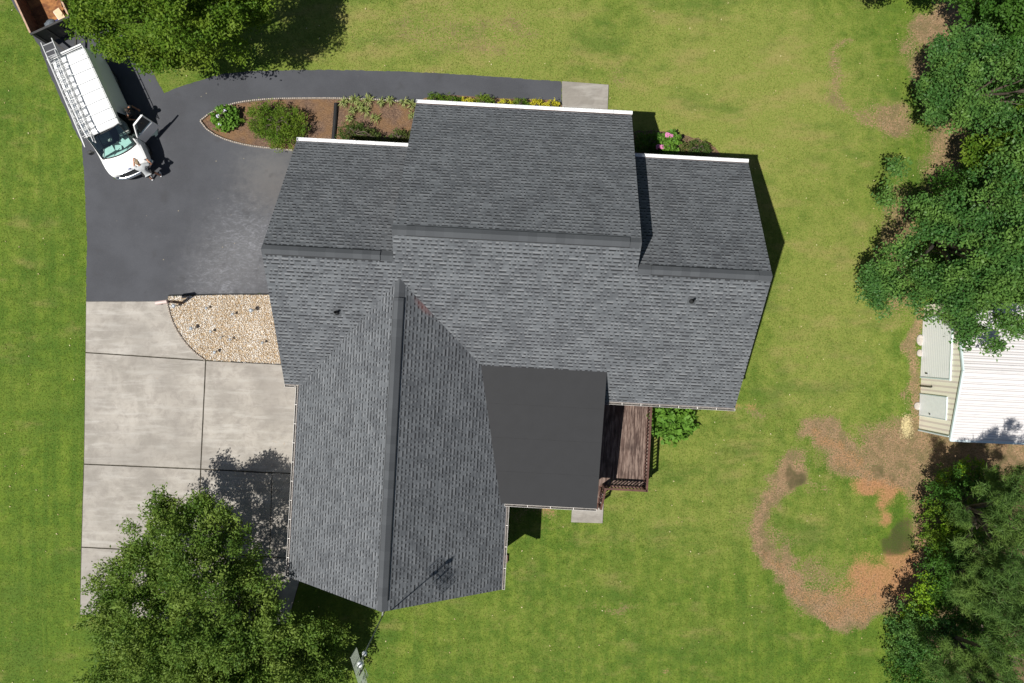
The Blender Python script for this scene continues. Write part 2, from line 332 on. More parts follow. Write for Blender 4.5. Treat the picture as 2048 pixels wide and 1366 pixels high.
M = dict(
    joint=simple('joint_soil', (.055, .048, .034), .95, var=.4, scale=9),
    lawn=lawn_mat('lawn', False), blades=lawn_mat('grass_blades', True), asphalt=asphalt_mat(), concrete=concrete_mat('concrete'),
    pad=concrete_mat('pad_concrete', .82), shingle=shingle_mat(), shingle_wing=shingle_mat('shingles_wing', True), cap=cap_mat(0), cap_y=cap_mat(1), brick=brick_mat(), mulch=mulch_mat(),
    vent=simple('black_vent', (.02, .021, .023), .6), vinyl=simple('black_edge', (.016, .017, .018), .7),
    membrane=simple('membrane', (.0165, .0175, .0195), .8, var=.06, scale=2), white=simple('white_aluminium', (.78, .80, .80), .4, var=.04),
    dirty_white=simple('dirty_white', (.72, .70, .66), .5, var=.1, scale=3), gutter_dirt=simple('gutter_debris', (.11, .10, .09), .9, var=.5, scale=12),
    trim=simple('brown_trim', (.10, .055, .04), .7), deck=wood_mat('deck_boards', (.050, .028, .022), (.100, .062, .048), (.225, .165, .135)),
    rail=simple('stained_rail', (.095, .042, .030), .8, var=.25), post=simple('brown_post', (.09, .055, .035), .8),
    van=simple('van_paint', (.83, .84, .84), .22, var=.02), vglass=None, rubber=simple('rubber', (.02, .02, .02), .8), rim=simple('steel_rim', (.45, .46, .47), .35, .8),
    alu=simple('ladder_aluminium', (.62, .63, .63), .38, .55, var=.08), chrome=simple('chrome', (.7, .72, .75), .15, .95, var=.03), dark=simple('dark_plastic', (.018, .019, .02), .5),
    grey=simple('grey_trim', (.28, .28, .27), .7), paper=simple('paper', (.8, .82, .80), .8, var=.08), rust=rust_mat(), trailer=simple('trailer_black', (.028, .027, .026), .55, var=.3),
    tin=rib_mat('white_tin_roof', (.60, .585, .58), (.40, .38, .37), 1, .23, .12), siding=rib_mat('cream_siding', (.90, .86, .72), (.70, .62, .56), 1, .23, .34),
    rollup=rib_mat('roll_up_door', (.92, .93, .94), (.68, .71, .73), 2, .15, .2), door=simple('white_door', (.82, .85, .86), .45, var=.04), teal=simple('pale_trim', (.56, .66, .67), .5, var=.05),
    bark=simple('bark', (.11, .085, .065), .95, var=.35, scale=9, bump=.6), skin=simple('skin_light', (.50, .25, .15), .55, var=.06), skin2=simple('skin_tan', (.40, .18, .10), .55, var=.06),
    gshirt=simple('grey_shirt', (.42, .44, .45), .9), bshirt=simple('black_shirt', (.025, .024, .026), .9), shorts=simple('black_shorts', (.015, .015, .017), .9), jeans=simple('dark_trousers', (.03, .03, .035), .9),
    shoe=simple('white_shoe', (.72, .73, .75), .7), boot=simple('brown_boot', (.09, .05, .03), .8), hair=simple('dark_hair', (.02, .014, .01), .7),
    capc=simple('camouflage_cap', (.30, .22, .14), .9, var=.5, scale=22), edging=simple('edging_concrete', (.42, .37, .32), .9, var=.3, scale=9, bump=.3),
    mailbox=simple('mailbox_pink_white', (.55, .44, .41), .5, var=.06), tarp=simple('grey_tarp', (.11, .13, .15), .6, var=.4, scale=8), blue=simple('blue_plastic', (.03, .035, .12), .5),
    antenna=simple('antenna_grey', (.20, .23, .20), .6, .1, var=.1), mesh=simple('antenna_screen', (.20, .24, .19), .6, .1, var=.12), stone=simple('grey_stone', (.42, .38, .34), .9, var=.2),
    straw=simple('straw', (.55, .46, .24), .9, var=.3, scale=15), solar=simple('solar_light_steel', (.30, .33, .36), .55, .2), flower=simple('pink_petals', (.62, .22, .42), .7, var=.2, scale=15), paleflower=simple('pale_petals', (.62, .60, .72), .7, var=.1),
    seat=simple('seat_fabric', (.30, .31, .29), .9), windowglass=simple('window_glass', (.03, .04, .05), .08, var=.02),
    gravel_base=simple('gravel_base', (.40, .30, .19), .95, var=.45, scale=20),
)
gm = NT('windscreen'); gm.base((.75, .92, .88)); gm.set(Roughness=.03); gm.p.inputs['Transmission Weight'].default_value = 1.0; gm.p.inputs['IOR'].default_value = 1.08
gtr = gm.new('ShaderNodeBsdfTransparent'); gtr.inputs[0].default_value = (.62, .82, .78, 1); gmx = gm.new('ShaderNodeMixShader'); gmx.inputs[0].default_value = .12
gl = gm.new('ShaderNodeBsdfGlossy'); gl.inputs['Roughness'].default_value = .04; gm.link(gtr.outputs[0], gmx.inputs[1]); gm.link(gl.outputs[0], gmx.inputs[2]); gm.link(gmx.outputs[0], gm.o.inputs[0]); M['vglass'] = gm.m
pm = NT('pebbles'); pt = pm.attr('tone', 'Fac'); cr = pm.new('ShaderNodeValToRGB'); pm.link(pt, cr.inputs[0])
e = cr.color_ramp.elements; e[0].position = 0; e[0].color = (.16, .10, .055, 1); e[1].position = 1; e[1].color = (.85, .83, .79, 1)
for ps, cc in ((.14, (.42, .30, .17)), (.38, (.64, .54, .40)), (.65, (.66, .62, .56))): q = cr.color_ramp.elements.new(ps); q.color = (*cc, 1)
pm.link(cr.outputs[0], pm.p.inputs['Base Color']); pm.set(Roughness=.6); M['pebble'] = pm.m
LM = dict(
    myrtle=leaf_mat('leaves_olive_green', (.045, .098, .014), (.130, .210, .034), (.170, .235, .045)),
    oak=leaf_mat('leaves_mid_green', (.042, .100, .008), (.120, .205, .020), (.150, .215, .024)),
    gum=leaf_mat('leaves_cool_green', (.030, .095, .022), (.088, .185, .044), (.125, .225, .045), rough=.45),
    pine=leaf_mat('pine_needles', (.034, .078, .016), (.085, .150, .032), (.110, .175, .034), .15),
    lime=leaf_mat('leaves_lime', (.14, .27, .012), (.24, .36, .02), (.16, .28, .02)),
    under=leaf_mat('leaves_deep_green', (.024, .080, .012), (.060, .145, .020), (.055, .125, .018)),
    hydr=leaf_mat('leaves_bright_green', (.070, .17, .022), (.14, .27, .040), (.12, .24, .03)),
    azalea=leaf_mat('leaves_dark_shrub', (.030, .075, .014), (.085, .135, .030), (.12, .13, .04)),
    gold=leaf_mat('leaves_golden', (.42, .38, .02), (.62, .56, .05), (.50, .50, .04)),
    strap=leaf_mat('leaves_strap', (.14, .20, .05), (.34, .36, .14), (.22, .27, .08)),
)
# ---------------------------------------------------------------- the ground sheet with its lawn, thatch and clay
def smooth(x): x = np.clip(x, 0, 1); return x*x*(3-2*x)
def PXY(px, py): v = U(px, py); return v.x, v.y
_tab = rng.random((256, 256))
def vnoise(x, y, s, seed=0):
    x = x*s+seed*17.3+500; y = y*s+seed*9.1+500
    xi = np.floor(x).astype(int); yi = np.floor(y).astype(int); fx = x-xi; fy = y-yi; fx = fx*fx*(3-2*fx); fy = fy*fy*(3-2*fy)
    g = lambda a, b: _tab[a % 256, b % 256]
    return (g(xi, yi)*(1-fx)+g(xi+1, yi)*fx)*(1-fy)+(g(xi, yi+1)*(1-fx)+g(xi+1, yi+1)*fx)*fy
def ell(x, y, px, py, rx, ry, rot=0, soft=.5):
    cx, cy = PXY(px, py); rx *= .0226; ry *= .0226
    dx = x-cx; dy = y-cy; c, s = math.cos(R(rot)), math.sin(R(rot)); a = (dx*c+dy*s)/rx; b = (-dx*s+dy*c)/ry
    return smooth((1+soft-np.sqrt(a*a+b*b))/(2*soft))
def line(x, y, pts, wd, soft=.5):
    best = np.full_like(x, 1e9)
    for (ax, ay), (bx, by) in zip(pts[:-1], pts[1:]):
        ax, ay = PXY(ax, ay); bx, by = PXY(bx, by); ex, ey = bx-ax, by-ay; L = ex*ex+ey*ey
        t = np.clip(((x-ax)*ex+(y-ay)*ey)/L, 0, 1); best = np.minimum(best, np.hypot(x-ax-t*ex, y-ay-t*ey))
    r = wd*.0226; return smooth((r*(1+soft)-best)/(2*soft*r))
def masks(x, y):
    wx = x+(vnoise(x, y, .9, 1)-.5)*1.1+(vnoise(x, y, 2.7, 2)-.5)*.5; wy = y+(vnoise(x, y, .9, 3)-.5)*1.1+(vnoise(x, y, 2.7, 4)-.5)*.5
    mx = lambda *a: np.maximum.reduce(a)
    dirt = mx(
        line(wx, wy, [(1590, 945), (1530, 1000), (1510, 1040), (1530, 1100), (1580, 1150), (1640, 1205), (1700, 1225), (1790, 1195), (1840, 1130), (1850, 1040)], 25, .8),
        .95*line(wx, wy, [(1640, 875), (1690, 920), (1750, 960), (1830, 960), (1870, 950)], 34, .7),
        .9*ell(wx, wy, 1800, 900, 95, 60, 0, .6), .9*ell(wx, wy, 1950, 900, 190, 60, 0, .4), line(wx, wy, [(1840, 620), (1835, 700), (1830, 860)], 16, .8)*.8,
        .85*ell(wx, wy, 1775, 240, 60, 28, -35, .7), .7*ell(wx, wy, 1740, 225, 45, 25, 0, .8), .62*line(wx, wy, [(1700, 80), (1660, 130), (1655, 180), (1690, 215), (1780, 250)], 17, 1),
        ell(wx, wy, 1905, 70, 75, 85, 0, .5), .9*ell(wx, wy, 1860, 130, 40, 60, 0, .7), .8*ell(wx, wy, 1960, 320, 120, 260, 0, .3), .75*ell(wx, wy, 1790, 500, 50, 130, 0, .6),
        ell(wx, wy, 1990, 1150, 150, 320, 0, .2), .7*ell(wx, wy, 1720, 1190, 90, 40, 10, .8), .85*line(wx, wy, [(1835, 970), (1848, 1060), (1845, 1140)], 34, .6), .6*ell(wx, wy, 1560, 1075, 30, 40, 0, .7), .6*ell(wx, wy, 1645, 1150, 40, 30, 0, .7), .55*ell(wx, wy, 1625, 975, 10, 14, 0, .7),
        .45*ell(wx, wy, 1060, 1030, 60, 20, 0, .8), .55*ell(wx, wy, 1095, 1030, 22, 22, 0, .8), .5*ell(wx, wy, 1490, 835, 40, 12, -10, .9), .45*ell(wx, wy, 890, 60, 150, 60, 0, .9), .5*ell(wx, wy, 1030, 50, 50, 30, 0, .9),
        .55*ell(wx, wy, 1235, 1215, 35, 14, 0, .9), .45*ell(wx, wy, 1240, 155, 30, 20, -30, .9), .6*ell(wx, wy, 1325, 1328, 12, 10, 0, .9), .5*ell(wx, wy, 960, 100, 60, 30, 0, .9))
    clay = mx(ell(wx, wy, 1750, 985, 60, 22, -8, .5), ell(wx, wy, 1770, 1010, 22, 20, 0, .6)*.9, ell(wx, wy, 1765, 1158, 95, 42, 14, .5), .55*ell(wx, wy, 1720, 1205, 90, 26, 5, .6), .55*line(wx, wy, [(1640, 890), (1700, 930)], 16, .7), .5*line(wx, wy, [(1530, 1100), (1600, 1170), (1700, 1215)], 14, .8), .5*line(wx, wy, [(1840, 1000), (1840, 1120)], 22, .8), ell(wx, wy, 1800, 1110, 45, 30, 0, .6)*.9,
              .55*line(wx, wy, [(1650, 890), (1720, 935), (1800, 975)], 12, .8), .6*ell(wx, wy, 1098, 1028, 14, 16, 0, .9), .55*ell(wx, wy, 1480, 822, 40, 7, -3, .9), .5*ell(wx, wy, 1325, 1328, 9, 8, 0, .9), .45*ell(wx, wy, 1990, 200, 60, 60, 0, .9))
    dry = mx(.85*ell(wx, wy, 1450, 230, 300, 260, 0, .7), .66*ell(wx, wy, 1650, 620, 160, 300, 0, .7), .75*ell(wx, wy, 900, 80, 380, 130, 0, .7), .50*ell(wx, wy, 1400, 950, 300, 200, 0, .8), .45*ell(wx, wy, 1720, 150, 60, 130, 0, .6),
             .24*ell(wx, wy, 1150, 1230, 500, 220, 10, .8), .42*ell(wx, wy, 1640, 1060, 110, 100, 0, .7), .16*ell(wx, wy, 60, 300, 90, 400, 0, .8), .45*ell(wx, wy, 1380, 330, 100, 60, 0, .8), .4*ell(wx, wy, 340, 150, 60, 40, 0, .8), .45*ell(wx, wy, 1500, 830, 110, 40, 0, .8))
    wet_and_shade = mx(.95*ell(wx, wy, 1990, 1160, 135, 250, 0, .25), ell(wx, wy, 1785, 1072, 32, 30, 20, .4), .8*ell(wx, wy, 1590, 960, 26, 18, 50, .5), .65*ell(wx, wy, 1780, 950, 38, 12, -30, .7), .55*ell(wx, wy, 1545, 1100, 25, 22, 0, .8), .45*ell(wx, wy, 1895, 90, 25, 40, 0, .7), .5*ell(wx, wy, 1800, 265, 25, 12, 0, .8))  # damp patches; the first, large ellipse paints the shade under the thicket
    return np.stack([dirt, clay, dry, wet_and_shade], 1)
def axis(lo, hi, st): return np.unique(np.concatenate([[-400, -200, -100, -60, lo-12, lo-5], np.arange(lo, hi, st), [hi, hi+5, hi+12, 60, 100, 200, 400]]))
gx = axis(-26, 26, .16); gy = axis(-18, 18, .16)
X, Y = np.meshgrid(gx, gy); nx, ny = len(gx), len(gy)
gv = np.stack([X.ravel(), Y.ravel(), np.zeros(X.size)], 1)
idx = np.arange(nx*ny).reshape(ny, nx)
gf = np.stack([idx[:-1, :-1].ravel(), idx[:-1, 1:].ravel(), idx[1:, 1:].ravel(), idx[1:, :-1].ravel()], 1)
def np_mesh(name, V, Fc, mat, parent=None, tone=None, colors=None, smooth_=False):
    me = bpy.data.meshes.new(name); k = Fc.shape[1]
    me.vertices.add(len(V)); me.vertices.foreach_set('co', np.asarray(V, np.float32).ravel())
    me.loops.add(Fc.size); me.loops.foreach_set('vertex_index', Fc.astype(np.int32).ravel())
    me.polygons.add(len(Fc)); me.polygons.foreach_set('loop_start', np.arange(0, Fc.size, k, dtype=np.int32))
    me.update(calc_edges=True)
    if tone is not None: a = me.attributes.new('tone', 'FLOAT', 'FACE'); a.data.foreach_set('value', np.asarray(tone, np.float32))
    if colors is not None: a = me.attributes.new('mask', 'FLOAT_COLOR', 'POINT'); a.data.foreach_set('color', np.asarray(colors, np.float32).ravel())
    if smooth_: me.polygons.foreach_set('use_smooth', np.ones(len(Fc), bool))
    me.materials.append(mat); o = bpy.data.objects.new(name, me); COL.objects.link(o)
    if parent: o.parent = parent
    return o
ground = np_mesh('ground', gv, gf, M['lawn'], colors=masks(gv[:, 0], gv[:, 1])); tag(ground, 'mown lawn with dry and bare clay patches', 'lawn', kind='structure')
# ---------------------------------------------------------------- paving
def inpoly(x, y, poly):
    ins = np.zeros(x.shape, bool); n = len(poly)
    for i in range(n):
        x1, y1 = poly[i]; x2, y2 = poly[(i+1) % n]
        c = ((y1 > y) != (y2 > y)) & (x < (x2-x1)*(y-y1)/((y2-y1) or 1e-9)+x1); ins ^= c
    return ins
def catmull(pts, n=6, closed=False):
    out = []; P = [Vector(p) for p in pts]; m = len(P)
    for i in range(m if closed else m-1):
        g = lambda k: P[k % m] if closed else P[max(0, min(m-1, k))]
        a, b, c, d = g(i-1), g(i), g(i+1), g(i+2)
        for j in range(n):
            t = j/n; out.append(.5*((2*b)+(c-a)*t+(2*a-5*b+4*c-d)*t*t+(3*b-a-3*c+d)*t**3))
    if not closed: out.append(P[-1])
    return out
def P2(l): return [Vector(PXY(*p)) for p in l]
def sheet(name, poly, z, mat, thick=None, wob=0):
    if wob:   # a slightly ragged edge, as grass creeps over paving
        out = []
        for i in range(len(poly)):
            a, b = Vector(poly[i][:2]), Vector(poly[(i+1) % len(poly)][:2]); k = max(1, int((b-a).length/.12)); nrm = Vector((a.y-b.y, b.x-a.x)); nrm = nrm.normalized() if nrm.length else nrm
            for j in range(k): out.append(a.lerp(b, j/k)+nrm*random.uniform(-wob, wob))
        poly = out
    bm = bmesh.new(); f = bm.faces.new([bm.verts.new((p[0], p[1], z)) for p in poly]); f.normal_update()
    if f.normal.z < 0: f.normal_flip()
    bmesh.ops.triangulate(bm, faces=[f])
    me = bpy.data.meshes.new(name); bm.to_mesh(me); bm.free(); me.materials.append(mat)
    o = bpy.data.objects.new(name, me); COL.objects.link(o); return o
asph_px = [(-260, -420), (-150, -420), (60, -40), (150, -10), (215, 40), (285, 112), (308, 150), (328, 186)]
north = catmull(P2([(328, 186), (380, 167), (430, 152), (480, 144), (560, 141), (660, 140), (830, 144), (980, 153), (1123, 163)]), 4)
asph = P2(asph_px)+north+P2([(1123, 215), (1123, 240), (900, 240), (760, 300), (700, 590), (535, 587), (340, 590), (332, 606), (172, 608), (174, 480), (171, 400), (167, 330), (163, 285), (150, 262), (100, 150), (80, 95), (28, 10), (-60, -180)])
tag(sheet('driveway', asph, .008, M['asphalt'], wob=.02), 'dark sealed asphalt driveway', 'driveway', kind='structure')
crv = catmull(P2([(335, 602), (345, 640), (362, 672), (385, 700), (412, 721)]), 5)
conc = P2([(172, 602)])+crv+P2([(560, 728), (700, 735), (612, 1120), (575, 1248), (390, 1243), (160, 1229), (162, 1100), (168, 900), (171, 700)])
conc_base = P2([(172, 602), (345, 600), (640, 600)])+conc[1+len(crv):]
tag(sheet('driveway_joint_base', conc_base, .006, M['joint'], wob=0), kind='structure')
def slab(poly, name='driveway_slab', inset=.028):
    c = sum(poly, Vector((0, 0)))/len(poly)
    # inset each edge
    n = len(poly); out = []
    area = sum(poly[i].x*poly[(i+1) % n].y-poly[(i+1) % n].x*poly[i].y for i in range(n)); sg = 1 if area > 0 else -1
    for i in range(n):
        a, b, d = poly[i-1], poly[i], poly[(i+1) % n]; e1 = (b-a).normalized(); e2 = (d-b).normalized()
        n1 = Vector((-e1.y, e1.x))*sg; n2 = Vector((-e2.y, e2.x))*sg; k = (n1+n2); k = k/(1+n1.dot(n2)) if 1+n1.dot(n2) > .1 else n1
        out.append(b+k*inset)
    if sg < 0: out = out[::-1]
    fine = []
    for i in range(len(out)):
        a, b = out[i], out[(i+1) % len(out)]; k = max(1, int((b-a).length/.25))
        for j in range(k):
            q = a.lerp(b, j/k); fine.append(q+(Vector((random.uniform(-.004, .004), random.uniform(-.004, .004))) if j else Vector((0, 0))))
    mb = MB(); mb.prism(fine, -.05, .035); o = mb.build(name, M['concrete']); tag(o, kind='structure'); return o
J = {k: Vector(PXY(*v)) for k, v in dict(a0=(172, 602), a1=(171, 705), a2=(168, 928), a3=(163, 1094), a4=(160, 1229), b1=(412, 721), b2=(402, 938), b3=(396, 1106), b4=(391, 1243), c1=(700, 735), c2=(700, 953), c3=(612, 1118), c4=(575, 1250), m2=(545, 946), m3=(540, 1113)).items()}
slab([J['a0']]+crv+[J['a1']]); slab([J['a1'], J['b1'], J['b2'], J['a2']]); slab([J['b1'], J['c1'], J['c2'], J['b2']])
slab([J['a2'], J['b2'], J['b3'], J['a3']]); slab([J['b2'], J['m2'], J['m3'], J['b3']]); slab([J['m2'], J['c2'], J['c3'], J['m3']], inset=.006); slab([J['a3'], J['b3'], J['b4'], J['a4']]); slab([J['b3'], J['c3'], J['c4'], J['b4']])
def pad(px, name, z=.06):
    mb = MB(); mb.prism([tuple(p) for p in P2(px)][::-1], -.05, z); o = mb.build(name, M['pad'], bevel=.01); tag(o, kind='structure'); return o
pad([(1124, 163), (1217, 170), (1215, 226), (1124, 218)], 'patio_slab')
pad([(1146, 985), (1208, 985), (1205, 1046), (1142, 1044)], 'step_landing')
# planting beds
bed_edge_n = catmull(P2([(833, 207), (760, 201), (680, 198), (600, 198), (530, 200), (470, 208), (428, 224), (402, 243)]), 6)
bed_edge_s = catmull(P2([(402, 243), (418, 262), (450, 279), (500, 292), (560, 299), (600, 303)]), 6)
bedpoly = bed_edge_n+bed_edge_s[1:]+P2([(700, 330), (900, 330), (1130, 250), (1130, 214), (1100, 200), (1000, 197), (900, 190), (850, 196)])
# the mound of the main bed
tag(sheet('mulch_bed', bedpoly, .03, M['mulch']), kind='structure')
bed2 = catmull(P2([(1250, 262), (1310, 262), (1360, 268), (1425, 290), (1430, 330), (1250, 330)]), 4)
tag(sheet('mulch_strip', bed2, .007, M['mulch'], wob=.04), kind='structure')
gr_poly = P2([(338, 593), (440, 590), (560, 590), (640, 600), (640, 732), (560, 728), (470, 724), (412, 719)])+[Vector(p) for p in crv[::-1][1:-1]]
tag(sheet('gravel_bed', gr_poly, .045, M['gravel_base']), kind='structure')
# edging stones
def edging_seg(p, q, parent=None):
    d = q-p; L = d.length; ang = math.atan2(d.y, d.x); mb = MB(); n = max(3, int(round(L/.09))); t = .055
    for i in range(n):
        x0 = -L/2+i*L/n; x1 = x0+L/n; m_ = 7; vs = []
        for y in (-t/2, t/2):
            vs.append(Vector((x0+.002, y, 0)))
            for k in range(m_): a = math.pi-math.pi*k/(m_-1); vs.append(Vector(((x0+x1)/2+math.cos(a)*(x1-x0)*.46, y, .10+math.sin(a)*.045)))
            vs.append(Vector((x1-.002, y, 0)))
        k = m_+2; fs = [tuple(range(k)), tuple(range(2*k-1, k-1, -1))]+[(j, j+k, (j+1) % k+k, (j+1) % k) for j in range(k)]
        mb.add(vs, fs)
    o = mb.build('edging_block', M['edging']); c = (p+q)/2; o.location = (c.x, c.y, 0); o.rotation_euler = (0, 0, ang); return o
def run_edging(path, seg, label, group):
    d = [0]
    for a, b in zip(path[:-1], path[1:]): d.append(d[-1]+(b-a).length)
    def at(s):
        for i in range(len(d)-1):
            if s <= d[i+1]: return path[i].lerp(path[i+1], (s-d[i])/max(1e-6, d[i+1]-d[i]))
        return path[-1]
    n = int(d[-1]/seg)
    for i in range(n): tag(edging_seg(at(i*d[-1]/n), at((i+1)*d[-1]/n-.008)), label, 'edging', group)
run_edging(bed_edge_n[2:], .45, 'scalloped concrete edging along the asphalt walk side of the mulch bed', 'edging between walk and mulch bed')
run_edging(bed_edge_s[:-2], .45, 'scalloped concrete edging along the parking side of the mulch bed', 'edging between parking area and mulch bed')
run_edging(crv[1:], .45, 'scalloped concrete edging on the curved side of the gravel bed', 'edging between concrete and gravel bed')
mb = MB(); ln = P2([(338, 591), (440, 589), (560, 588.5)]); mb.tube([(p.x, p.y, .06) for p in ln], .025); tag(mb.build('border_strip', M['vinyl']), 'thin black border strip between asphalt and gravel bed', 'border strip')
mb = MB(); ln = P2([(462, 723), (510, 726), (566, 729)]); mb.tube([(p.x, p.y, .06) for p in ln], .022); tag(mb.build('border_strip', M['vinyl']), 'thin black border strip between gravel bed and concrete driveway', 'border strip')
mb = MB(); ln = [U(672, 206, .12), U(670, 240, .1), U(666, 284, .1)]
pts = []; rr = []
for i in range(90): t = i/89; a = ln[0].lerp(ln[1], t*2) if t < .5 else ln[1].lerp(ln[2], t*2-1); pts.append(a); rr.append(.095 if i % 2 else .08)
mb.tube(pts, rr, 10); tag(mb.build('drain_pipe', M['vinyl']), 'black corrugated drain pipe lying across the mulch bed', 'drain pipe')
# gravel pebbles
gpx = np.array([[p.x, p.y] for p in gr_poly]); lo, hi = gpx.min(0), gpx.max(0); N = 15000
q = rng.uniform(lo, hi, (N*2, 2)); q = q[inpoly(q[:, 0], q[:, 1], gpx)][:N]; n = len(q)
octv = np.array([[1, 0, 0], [0, 1, 0], [-1, 0, 0], [0, -1, 0], [0, 0, 1], [0, 0, -1]], float); octf = np.array([[0, 1, 4], [1, 2, 4], [2, 3, 4], [3, 0, 4], [1, 0, 5], [2, 1, 5], [3, 2, 5], [0, 3, 5]])
sz = rng.uniform(.018, .042, (n, 1, 1))*np.array([1, .7, .55])*rng.uniform(.8, 1.25, (n, 6, 1)); a = rng.uniform(0, 6.28, n); ca, sa = np.cos(a), np.sin(a)
V = octv[None]*sz; V = np.stack([V[..., 0]*ca[:, None]-V[..., 1]*sa[:, None], V[..., 0]*sa[:, None]+V[..., 1]*ca[:, None], V[..., 2]], 2)
V[..., 0] += q[:, :1]; V[..., 1] += q[:, 1:]; V[..., 2] += rng.uniform(.05, .075, (n, 1))
tn = np.clip(rng.random(n)*.8+.25*vnoise(q[:, 0], q[:, 1], 1.5, 5), 0, 1)
o = np_mesh('gravel', V.reshape(-1, 3), (octf[None]+np.arange(n)[:, None, None]*6).reshape(-1, 3), M['pebble'], tone=np.repeat(tn, 8)); tag(o, 'cream and tan river gravel filling the bed beside the house', 'gravel', kind='stuff')
# grass blades
house_poly = [tuple(HW(*p)[:2]) for p in [(-8.8, 7.3), (-4.2, 7.3), (-4.2, 9), (4, 9), (4, 7.3), (8.7, 7.3), (8.7, -1.9), (4.2, -1.9), (-.2, -1.9), (-.2, -9.6), (-8.2, -9.6), (-8.2, -1.9), (-8.8, -1.9)]]
shed_poly = [PXY(1838, 862), PXY(1850, 605), PXY(2200, 600), PXY(2200, 870)]
N = 420000; bx = rng.uniform(-24.2, 24.2, N); by = rng.uniform(-16.4, 16.4, N); mk = masks(bx, by)
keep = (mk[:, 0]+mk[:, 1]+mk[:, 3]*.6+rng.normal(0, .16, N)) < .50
for pl in (asph, conc, bedpoly, gr_poly, house_poly, shed_poly, P2([(1124, 163), (1217, 170), (1215, 226), (1124, 218)]), P2([(1146, 985), (1208, 985), (1205, 1046), (1142, 1044)])):
    keep &= ~inpoly(bx, by, [tuple(p)[:2] for p in pl])
bx, by, mk = bx[keep], by[keep], mk[keep]; n = len(bx)
a = rng.uniform(0, 6.28, n); L = rng.uniform(.03, .075, n)*(1+.5*(vnoise(bx, by, 1.2, 8)-.5)); hh = rng.uniform(.008, .028, n); wd = rng.uniform(.010, .020, n)
b0 = np.stack([bx-np.sin(a)*wd, by+np.cos(a)*wd, np.zeros(n)], 1); b1 = np.stack([bx+np.sin(a)*wd, by-np.cos(a)*wd, np.zeros(n)], 1); b2 = np.stack([bx+np.cos(a)*L, by+np.sin(a)*L, hh], 1)
o = np_mesh('lawn_grass', np.stack([b0, b1, b2], 1).reshape(-1, 3), np.arange(n*3).reshape(-1, 3), M['blades'], tone=rng.random(n), colors=np.repeat(mk, 3, 0)); tag(o, 'short mown green lawn grass', 'grass', kind='stuff')
# a few pale fallen leaves on the mown lawn
lf_i = rng.choice(len(bx), 420, replace=False); c_ = np.stack([bx[lf_i], by[lf_i], rng.uniform(.03, .05, 420)], 1)
LAWN_LEAVES = c_
# leaf litter on the bare patches
N = 60000; bx = rng.uniform(10, 24.5, N); by = rng.uniform(-16.4, 16.4, N); mk = masks(bx, by); keep = (mk[:, 0] > .35+rng.random(N)*.5) & (mk[:, 3] < .5) & (~inpoly(bx, by, shed_poly)); bx, by = bx[keep], by[keep]; n = len(bx)
def quads(c, ax, ay):  # centres, half axes -> diamond quads
    return np.stack([c-ax, c-ay, c+ax, c+ay], 1).reshape(-1, 3), np.arange(len(c)*4).reshape(-1, 4)
a = rng.uniform(0, 6.28, n); l = rng.uniform(.014, .034, n)[:, None]; ax = np.stack([np.cos(a), np.sin(a), rng.normal(0, .3, n)], 1)*l; ay = np.stack([-np.sin(a), np.cos(a), rng.normal(0, .3, n)], 1)*l*.5
V, Fc = quads(np.stack([bx, by, rng.uniform(.01, .03, n)], 1), ax, ay)
lit = leaf_mat('leaf_litter', (.08, .055, .032), (.36, .27, .165), (.18, .12, .07), .1)
a2 = rng.uniform(0, 6.28, 420); l2 = rng.uniform(.02, .045, 420)[:, None]; V2, F2 = quads(LAWN_LEAVES, np.stack([np.cos(a2), np.sin(a2), 0*a2+.2], 1)*l2, np.stack([-np.sin(a2), np.cos(a2), 0*a2], 1)*l2*.6)
tag(np_mesh('fallen_leaves', V2, F2, leaf_mat('fallen_leaf', (.30, .22, .10), (.55, .50, .30), (.40, .36, .16), .1), tone=rng.random(420)), 'pale fallen leaves scattered over the mown lawn', 'fallen leaves', kind='stuff')
tag(np_mesh('leaf_litter', V, Fc, lit, tone=rng.random(n)), 'dry brown leaf litter on the bare soil', 'leaf litter', kind='stuff')
